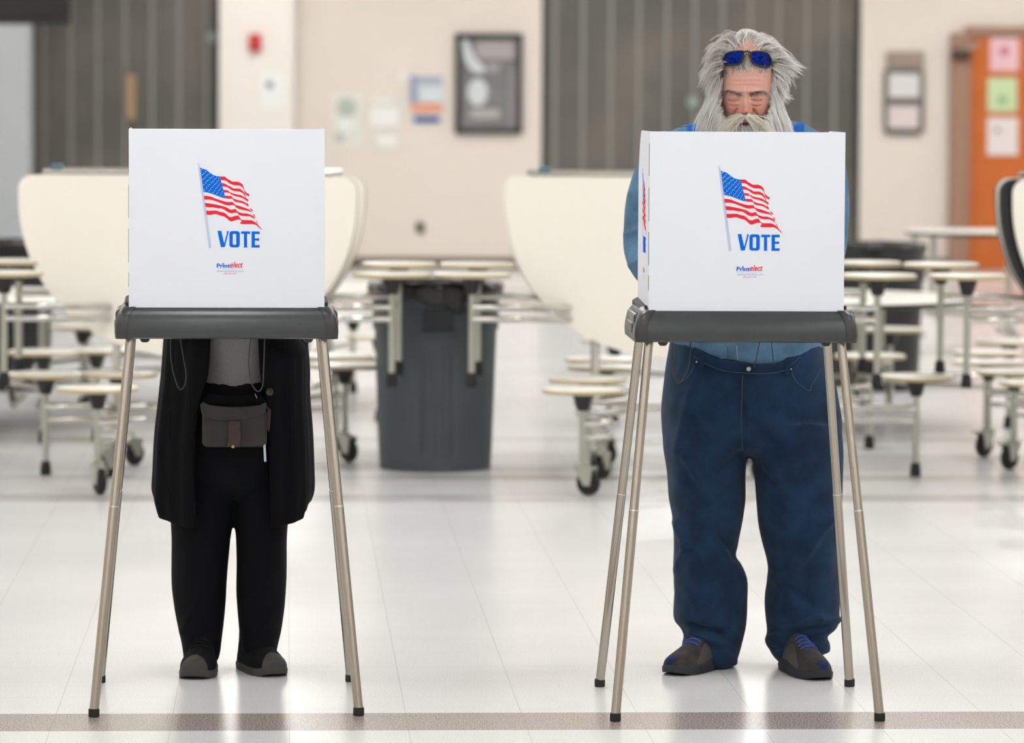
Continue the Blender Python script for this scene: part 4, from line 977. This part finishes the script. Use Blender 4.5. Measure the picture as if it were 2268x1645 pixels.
# sparse combing across the bald front
for (a, b_) in (((1640,150),(1630,112)), ((1652,152),(1650,112)), ((1664,150),(1672,112)), ((1625,152),(1612,118)), ((1682,152),(1694,116)), ((1646,156),(1640,124)), ((1612,154),(1602,136)), ((1694,154),(1704,134))):
    q = [hit(bh, a[0]+(b_[0]-a[0])*t, a[1]+(b_[1]-a[1])*t, .002) for t in (0, .4, .75, 1)]
    q = [x for x in q if x]; 
    if len(q) > 2: sp.append((q, 90, .007, .008, .001, .0004, .35))
for _ in range(700):   # back of the head
    w_ = rnd0.uniform(-.15, PI+.15); h_ = rnd0.uniform(-.5, .95); p = HC_+Vector((.082*math.cos(w_)*math.sqrt(1-h_*h_*.8), .098*math.sin(w_)*math.sqrt(1-h_*h_*.8)+.012, .15*h_)); o_ = Vector((math.cos(w_), math.sin(w_), 0))
    if p.y < HC_.y+.01: continue
    sp.append(([p, p+o_*.012+Vector((0, 0, -.018)), p+o_*.018+Vector((0, 0, -.045)), p+o_*.016+Vector((0, 0, -.075))], 9, .004, .006, .004, .0005, .55))
hair = strands(sp, 'hair', [M['hairL'], M['hairD']], B, 3)
# hair mass over crown and back
cap = head_mesh(HC_+Vector((0, .006, .004)), .0805, .1, .158, math.radians(14))
keep = []
for f in cap.f:
    c = sum((cap.v[i] for i in f), Vector())/4; u, v = pj(c)
    front = c.y < HC_.y-.01
    if (front and v < 128-abs(u-1650)*.15) or (not front and c.z > HC_.z-.085 and not (abs(c.x-HC_.x) > .06 and v > 205)): keep.append(f)
cap.f = keep; cap.mi = [0]*len(keep)
co_ = cap.build('hair_mass', M['hairD'], hair)
displace(co_, lambda p, n: .004*noise.noise(p*45)+.003*noise.noise(p*110))
# beard
bd = MB().loft(rings([(196, 1582, 1724, .03, 12.03), (225, 1577, 1730, .04, 12.01), (255, 1569, 1738, .046, 11.995), (285, 1562, 1744, .056, 11.975), (320, 1562, 1742, .064, 11.96), (370, 1585, 1720, .06, 11.94), (420, 1625, 1680, .03, 11.93)], 12), 48, 5, 2.0)
beard = bd.build('beard', M['hairD'], B); displace(beard, lambda p, n: .006*noise.noise(Vector((p.x*60, p.y*60, p.z*14))))
BG = [([(1588,160),(1584,195),(1576,235),(1566,275),(1560,312)], 11.97), ([(1592,175),(1584,215),(1572,250),(1560,285),(1554,312)], 11.95), ([(1590,195),(1574,228),(1560,258),(1548,296)], 11.95), ([(1588,210),(1568,236),(1552,268),(1546,304)], 11.96),
      ([(1590,222),(1579,250),(1570,285),(1566,322)], 11.93), ([(1592,240),(1583,264),(1577,295),(1576,330)], 11.92), ([(1596,258),(1590,280),(1588,305),(1590,335)], 11.91), ([(1604,270),(1602,288),(1602,310),(1604,340)], 11.90), ([(1616,276),(1614,292),(1615,312),(1618,345)], 11.89),
      ([(1712,165),(1716,200),(1724,240),(1736,280),(1742,312)], 11.97), ([(1708,180),(1716,220),(1728,255),(1740,290),(1746,314)], 11.95), ([(1710,200),(1724,235),(1738,265),(1749,300)], 11.95), ([(1714,215),(1732,245),(1744,275),(1752,304)], 11.96),
      ([(1711,225),(1721,255),(1730,288),(1735,322)], 11.93), ([(1708,242),(1717,268),(1722,298),(1724,330)], 11.92), ([(1703,258),(1709,282),(1711,306),(1710,335)], 11.91), ([(1696,270),(1700,288),(1700,310),(1698,340)], 11.90), ([(1684,276),(1687,292),(1686,312),(1682,345)], 11.89),
      ([(1627,285),(1625,300),(1626,345)], 11.885), ([(1640,287),(1640,305),(1640,350)], 11.88), ([(1655,288),(1655,305),(1655,350)], 11.88), ([(1670,286),(1671,303),(1670,345)], 11.885), ([(1648,286),(1647,300),(1650,330)], 11.878), ([(1583,150),(1580,175),(1583,200),(1580,225)], 11.96), ([(1716,150),(1722,180),(1720,205),(1728,230)], 11.97)]
sp = [(H(G, Y0), 250, .0045 if Y0 < 11.94 else .006, .008, .006 if Y0 < 11.94 else .014, .00045, .96) for G, Y0 in BG]
rnd = random.Random(5)
for _ in range(900):   # short cheek hair thinning towards the face
    sgn = rnd.choice((-1, 1)); v = rnd.uniform(228, 290); edge = 55-max(0, v-243)*.55; a_ = edge+abs(rnd.gauss(0, 7)); u = 1650+sgn*a_
    p = hit(bh, u, v, 0)
    if p is None: continue
    L_ = rnd.uniform(.015, .035); sp.append(([p, p+Vector((sgn*.12*L_, -.25*L_, -.5*L_)), p+Vector((sgn*.3*L_, -.2*L_, -L_))], 2, .001, .003, .001, .00035, .7))
for _ in range(2600):   # full growth over the jaw and around the mouth
    v = rnd.uniform(252, 330); a_ = rnd.gauss(0, 40); A_ = abs(a_)
    if A_ > 88 or v < 268+max(0, 34-A_)*.55 and A_ < 34 or v < 283-(A_-34)*.95 and A_ >= 34: continue
    p = hit(bh, 1650+a_, v, 0)
    if p is None: p = at(1650+a_, v, 11.93)
    p = Vector((p.x, min(p.y, 11.935), p.z)); L_ = rnd.uniform(.022, .05); sx_ = a_/60+rnd.gauss(0, .12)
    sp.append(([p, p+Vector((sx_*.12*L_, -.22*L_, -.5*L_)), p+Vector((sx_*.35*L_, -.2*L_, -L_))], 3, .0015, .003, .002, .00045, .8))
bs_ = strands(sp, 'beard_strands', [M['hairL'], M['hairD']], beard, 9)
MG = [([(1640,260),(1628,267),(1616,278),(1603,290),(1594,303)], 1), ([(1646,260),(1636,268),(1626,280),(1618,294)], 1), ([(1640,257),(1626,262),(1614,272),(1602,286)], 1), ([(1644,262),(1636,268),(1629,276),(1624,288)], .5), ([(1636,262),(1620,268),(1608,280),(1596,296)], .8), ([(1664,261),(1680,268),(1694,279),(1706,292)], .8),
      ([(1658,259),(1670,265),(1684,275),(1697,286),(1708,297)], 1), ([(1654,260),(1664,268),(1674,279),(1682,292)], 1), ([(1658,257),(1674,262),(1688,271),(1700,283)], 1), ([(1656,262),(1663,268),(1670,276),(1676,287)], .5)]
sp = []
for G, q in MG:
    P_ = [at(u, v, 11.868-.006*min(i, 3)) for i, (u, v) in enumerate(G)]
    sp.append((P_, int(170*q), .0032, .0075, .004, .00042, .85))
strands(sp, 'moustache', [M['stache'], M['hairD']], B, 4)
sp = []
for x0, pts in ((0, [(1604,206),(1612,202),(1622,203),(1634,207),(1642,210)]), (1, [(1660,210),(1668,207),(1680,203),(1692,204),(1698,211)])):
    for _ in range(380):
        t = rnd.uniform(0, 3.99); i = int(t); f_ = t-i; u = pts[i][0]*(1-f_)+pts[i+1][0]*f_+rnd.gauss(0, 1); v = pts[i][1]*(1-f_)+pts[i+1][1]*f_+rnd.gauss(0, 1.5)
        p = hit(bh, u, v, 0); sg = -1 if x0 == 0 else 1
        if p: sp.append(([p, p+Vector((sg*.003, -.002, -.0005)), p+Vector((sg*.008, -.002, -.002))], 1, .0003, .001, .0003, .0004, .25))
strands(sp, 'eyebrows', [M['hairL'], M['brow']], B, 6)

# sunglasses pushed up on the head
g = thing('sunglasses', at(1655, 131, 11.87), 'black wraparound sunglasses with mirrored blue lenses pushed up on the hair', 'sunglasses')
hy = hit(bh, 1655, 138, 0).y
def GY(u): return hy-.012+.058*(abs(u-1656)/62)**2.2
def gp(X, Y, k=0): u, v = 1500+X/6.328, 50+Y/6.328; return at(u, v, GY(u)-k)
LENS = [[(652,520),(662,470),(700,432),(760,410),(840,402),(925,404),(928,440),(915,500),(890,560),(850,585),(780,592),(710,594),(665,585)], [(1032,430),(1060,410),(1130,404),(1200,410),(1262,434),(1300,480),(1318,540),(1308,590),(1280,622),(1200,618),(1120,598),(1060,570),(1036,510)]]
mlens = mat('mirror_lens', (10, 36, 128), .06, .95, noise_amt=.6, noise_scale=120, bump=.9, bump_scale=190)
fm = MB()
for Lp in LENS:
    Pc = catm(Lp+[Lp[0]], 4)[:-1]; n = len(Pc); cx_, cy_ = sum(p[0] for p in Pc)/n, sum(p[1] for p in Pc)/n
    vs = []; 
    for s_ in (0, .35, .7, 1.0):
        for x, y in Pc: vs.append(gp(cx_+(x-cx_)*max(s_, .01), cy_+(y-cy_)*max(s_, .01), .002+.002*(1-s_**2)))
    mb = MB().add(vs, [(i*n+k, i*n+(k+1) % n, (i+1)*n+(k+1) % n, (i+1)*n+k) for i in range(3) for k in range(n)]+[tuple(range(n))]); mb.build('lens', mlens, g)
    fm.tube([gp(x, y, .002) for x, y in Pc]+[gp(*Pc[0], .002)], .0025, 10, cap=False)
fm.tube([gp(925, 412, .003), gp(975, 402, .005), gp(1035, 420, .003)], .0026, 10).tube([gp(905, 540), gp(945, 470, .004), gp(975, 430, .005)], .0016, 8).tube([gp(1040, 540), gp(1020, 480, .004), gp(990, 430, .005)], .0016, 8)
fm.build('bridge_frame', M['black'], g)
for (pts) in ([gp(655, 500, .001), at(1596, 146, 11.93), at(1588, 160, 11.97), at(1586, 168, 12.01)], [gp(1318, 545, .001), at(1712, 146, 11.93), at(1719, 160, 11.97), at(1722, 172, 12.01)]):
    Q = catm(pts, 5); MB().tube(Q, [.0032]*len(Q), 8).build('temple_arm', M['black'], g)

# ================= person in the black cardigan =================
A = thing('person', (fl(515, 1490).x, 12.1, 0), 'person in open black cardigan and black trousers, head hidden behind the left booth', 'person')
YA = 12.12
t_ = MB()
t_.loft(rings([(838, 398, 648, .145), (900, 388, 655, .155), (980, 380, 658, .158), (1050, 377, 652, .145), (1085, 385, 640, .12), (1100, 410, 615, .09)], YA), 64, 5, 2.4)
t_.loft(rings([(1040, 377, 520, .125), (1115, 376, 520, .12), (1160, 376, 514, .115), (1200, 377, 508, .11), (1290, 378, 503, .1, 12.1), (1340, 383, 500, .095, 12.08), (1400, 395, 493, .09, 12.06), (1440, 403, 488, .085, 12.04), (1462, 406, 482, .08, 12.04)], YA), 48, 5)
t_.loft(rings([(1040, 520, 650, .125), (1115, 520, 645, .12), (1160, 523, 640, .115), (1200, 525, 638, .11), (1290, 523, 635, .1, 12.1), (1340, 525, 632, .095, 12.08), (1400, 530, 623, .09, 12.06), (1430, 535, 616, .085, 12.04), (1450, 540, 612, .08, 12.04)], YA), 48, 5)
tr = t_.build('trousers', M['trouser'], A); remesh(tr, .0065, 4); displace(tr, folds([((440,1330),(400,1400),.004,8),((620,1340),(570,1400),.004,8),((600,1280),(560,1330),.004,10),((430,1170),(480,1220),.004,10)], .005, .002))
sh = MB().loft(rings([(500, 470, 570, .055, 12.04), (512, 430, 610, .085, 12.05), (540, 412, 628, .105, 12.06), (620, 404, 636, .125, 12.08), (720, 402, 640, .14, 12.1), (820, 404, 642, .145, 12.12), (872, 408, 640, .15, 12.12)], 12), 64, 5).build('tshirt', M['tee'], A)
displace(sh, folds([((480, 790), (560, 800), .002, 6)], .003, .0015))
KN = [(495, 432, 606, 468, 572, .10, 12.06), (520, 402, 640, 468, 572, .13, 12.07), (600, 385, 655, 467, 572, .155, 12.09), (700, 368, 668, 466, 573, .168, 12.1), (760, 362, 678, 466, 573, .172, 12.12), (820, 358, 682, 461, 577, .175, 12.12), (880, 352, 682, 444, 590, .178, 12.12), (960, 343, 688, 434, 597, .182, 12.12), (1040, 339, 691, 431, 600, .184, 12.12), (1085, 337, 691, 434, 600, .182, 12.12), (1110, 345, 684, 436, 602, .176, 12.12)]
KK = catm(KN, 5); n = 110; vs = []
for ri, r in enumerate(KK):
    z, cx_, Y_, rx, ry = pr(r[0], r[1], r[2], r[5], r[6]); xl, xr = at(r[3], r[0], Y_-ry*.8).x, at(r[4], r[0], Y_-ry*.8).x
    e = 2/2.4
    def ang(x):
        c_ = max(-1, min(1, (x-cx_)/rx)); c_ = math.copysign(abs(c_)**(1/e), c_); return -math.acos(c_)
    w0, w1 = ang(xr), 2*PI+ang(xl); hz = max(0, min(1, (r[0]-940)/170))
    for k in range(n+1):
        w = w0+(w1-w0)*k/n; f_ = 1+.028*math.sin(9*w+.6)*(.3+.7*min(1, max(0, (r[0]-600)/300)))+.012*math.sin(23*w)
        c_, s_ = math.cos(w), math.sin(w)
        dz = -.065*hz*hz*max(0, -s_)**.7
        vs.append(Vector((cx_+rx*f_*math.copysign(abs(c_)**e, c_), Y_+ry*f_*math.copysign(abs(s_)**e, s_), z+dz)))
kb = MB().add(vs, [(i*(n+1)+k, i*(n+1)+k+1, (i+1)*(n+1)+k+1, (i+1)*(n+1)+k) for i in range(len(KK)-1) for k in range(n)])
kn = kb.build('cardigan', M['knit'], A); md = kn.modifiers.new('s', 'SOLIDIFY'); md.thickness = .007; md.offset = -1
dg = bpy.context.evaluated_depsgraph_get(); me = bpy.data.meshes.new_from_object(kn.evaluated_get(dg)); kn.modifiers.clear(); kn.data = me; me.materials.clear(); me.materials.append(M['knit'])
nt = M['knit'].node_tree; wv = nt.nodes.new('ShaderNodeTexWave'); wv.bands_direction = 'X'; wv.inputs['Scale'].default_value = 52; tcn = nt.nodes.new('ShaderNodeTexCoord'); nt.links.new(tcn.outputs['Object'], wv.inputs['Vector'])
bpn = nt.nodes.new('ShaderNodeBump'); bpn.inputs['Strength'].default_value = .5; bpn.inputs['Distance'].default_value = .0012; nt.links.new(wv.outputs['Fac'], bpn.inputs['Height']); nt.links.new(bpn.outputs[0], nt.nodes['Principled BSDF'].inputs['Normal'])
arms = []
aL = [at(425, 545, 12.06), at(405, 620, 12.07), at(398, 690, 12.1), at(402, 735, 12.1), at(412, 745, 12.05), at(436, 705, 11.95), at(458, 650, 11.84), at(472, 618, 11.76)]
aR = [at(615, 545, 12.06), at(634, 620, 12.07), at(642, 700, 12.1), at(644, 765, 12.1), at(636, 775, 12.05), at(608, 712, 11.95), at(586, 650, 11.84), at(570, 618, 11.76)]
for q in (aL, aR):
    Q = catm([(*p, r) for p, r in zip(q, (.055, .05, .047, .05, .048, .042, .036, .033))], 4); mb = MB().tube([x[:3] for x in Q], [x[3] for x in Q], 24)
    o = mb.build('sleeve', M['knit'], kn)
stickp = bvh(kn)
for pts in ([(378,905),(376,960),(385,995)], [(352,1000),(365,1060),(378,1100)]): stick(stickp, pts, .0014, 'pocket_edge', M['knit'], kn)
p = hit(stickp, 597, 868, .003)
if p: MB().lathe([(0, .001), (.006, .001), (.009, .003), (.011, .001), (.011, -.002)], p, 20, M=Matrix.Rotation(PI/2, 3, 'X')).build('button', M['button'], kn)
shoe(A, fl(427, 1506), math.radians(-9), M['shoe2'], M['sole'], M['shoe2'], M['sole'], .25, 1.0)
shoe(A, fl(616, 1500), math.radians(24), M['shoe2'], M['sole'], M['shoe2'], M['sole'], .25, 1.0)
for (u, v, Y_) in ((451, 1440, 12.08), (572, 1438, 12.08)):
    p = at(u, v, Y_); MB().tube([(p.x, Y_, .05), (p.x, Y_, .16)], [.04, .036], 20).build('sock', M['sock'], A)
ab = MB(); ax = at(519, 700, 12.1).x
ab.loft([(.85, ax, 12.1, .12, .11), (1.0, ax, 12.09, .12, .11), (1.12, ax, 12.06, .12, .09), (1.2, ax, 12.05, .1, .07), (1.24, ax, 12.04, .05, .045)], 36, 4)
ab.tube([(ax, 12.03, 1.2), (ax, 11.98, 1.32)], .045, 20)
for q, e in ((aL, 1), (aR, -1)):
    ab.tube([q[0]]+q[1:], [.04, .038, .035, .034, .034, .03, .027, .024], 18); fwd = Vector((.35*e, -.75, -.25)); hand_into(ab, q[-1]+fwd.normalized()*.015, fwd, Vector((1, 0, 0)), Vector((0, -.3, 1)), e, .75, .9)
for u0 in (450, 575): ab.tube([(at(u0, 900, 12.1).x, 12.12, .8), (at(u0, 1200, 12.1).x, 12.11, .42), (at(452 if u0 < 500 else 572, 1440, 12.1).x, 12.06, .06)], [.07, .05, .03], 18)
bA = ab.build('body', M['skin'], A); remesh(bA, .004, 3); set_tone(bA.data, lambda c: (205, 158, 140))
hA = hm.build('head', M['skin'], A, angle=180); sc_ = .9; d_ = Vector((ax, 11.94, 1.345)); oA = parent_loc(A)
set_tone(hA.data, lambda c: skin_tone(c+oA) if abs((c+oA-HC_).length) < .5 else (205, 158, 140))
for v in hA.data.vertices: v.co = (v.co+oA-HC_)*sc_+d_-oA
join_mesh(bA, [hA])
ch = head_mesh(HC_+Vector((0, .006, .006)), .083, .104, .162, math.radians(14)); keep = []
for f in ch.f:
    c = sum((ch.v[i] for i in f), Vector())/4; u, v = pj(c)
    if (c.y < HC_.y-.02 and v < 150) or (c.y >= HC_.y-.02 and c.z > HC_.z-.13): keep.append(f)
ch.f = keep; ch.mi = [0]*len(keep); ch.v = [(p-HC_)*sc_+d_ for p in ch.v]
hA2 = ch.build('hair', M['hairD'], A); displace(hA2, lambda p, n: .004*noise.noise(p*50)+.004)
# waist bag
bt = bvh(tr)
bg = thing('waist_bag', at(520, 945, 11.95), 'small worn dark leather waist bag with brown strap on the cardigan wearer', 'bag')
def bx(poly, y0, y1): return MB().prism(poly, lambda u, v, k: at(u, v, y0 if k == 0 else y1))
def rrpoly(u0, v0, u1, v1, r): return rr(u0, v0, u1, v1, r, 5)
o = bx(rrpoly(448, 905, 591, 990, 12), 11.945, 11.895).build('pouch', M['leather'], bg)
md = o.modifiers.new('b', 'BEVEL'); md.width = .006; md.segments = 3
fl_ = [(443, 896), (450, 890)]+[(450+i*14, 895+6*math.sin(i/10*PI)) for i in range(1, 10)]+[(588, 890), (591, 896), (589, 912), (575, 922), (545, 930), (517, 933), (480, 931), (455, 925), (446, 914)]
o = bx(fl_, 11.94, 11.886).build('flap', M['leather'], bg); md = o.modifiers.new('b', 'BEVEL'); md.width = .003; md.segments = 2
o = bx([(506, 932), (531, 932), (533, 970), (529, 989), (503, 989), (506, 965)], 11.9, 11.884).build('strap_tab', M['strap'], bg)
MB().lathe([(0, .003), (.003, .002), (.0045, 0), (0, -.003)], at(516, 989, 11.884), 14, M=Matrix.Rotation(PI/2, 3, 'X')).build('snap', M['brass'], bg)
bx([(462, 872), (500, 876), (560, 875), (572, 871), (584, 880), (596, 898), (590, 904), (560, 900), (500, 904), (450, 900), (443, 902), (448, 888)], 11.955, 11.915).build('belt_pouch', M['trouser'], bg)
MB().tube([at(590, 901, 11.9), at(598, 908, 11.89), at(597, 930, 11.89), at(595, 955, 11.89)], .0022, 8).tube([at(592, 900, 11.9), at(594, 904, 11.89), at(593, 950, 11.89)], .002, 8).build('zipper_pull', M['strap'], bg)
MB().tube([at(565, 872, 11.91), at(570, 882, 11.9)], .0016, 8).build('clasp', M['chrome'], bg)
bx([(583, 982), (588, 982), (590, 1022), (585, 1022)], 11.9, 11.896).build('white_tag', mat('tag_white', (190, 196, 214), .4), bg)
# ------------------------------------------------------------------ world and output
w = bpy.data.worlds.new('world'); bpy.context.scene.world = w; w.use_nodes = True
w.node_tree.nodes['Background'].inputs[0].default_value = (.6, .6, .6, 1); w.node_tree.nodes['Background'].inputs[1].default_value = .3
vs = bpy.context.scene.view_settings
vs.view_transform = 'Standard'; vs.look = 'None'; vs.gamma = 1; vs.use_curve_mapping = False; vs.exposure = 0.0
cy = bpy.context.scene.cycles
cy.use_denoising = True; cy.max_bounces = 8; cy.diffuse_bounces = 4; cy.glossy_bounces = 4; cy.caustics_reflective = False; cy.caustics_refractive = False; cy.sample_clamp_indirect = 6
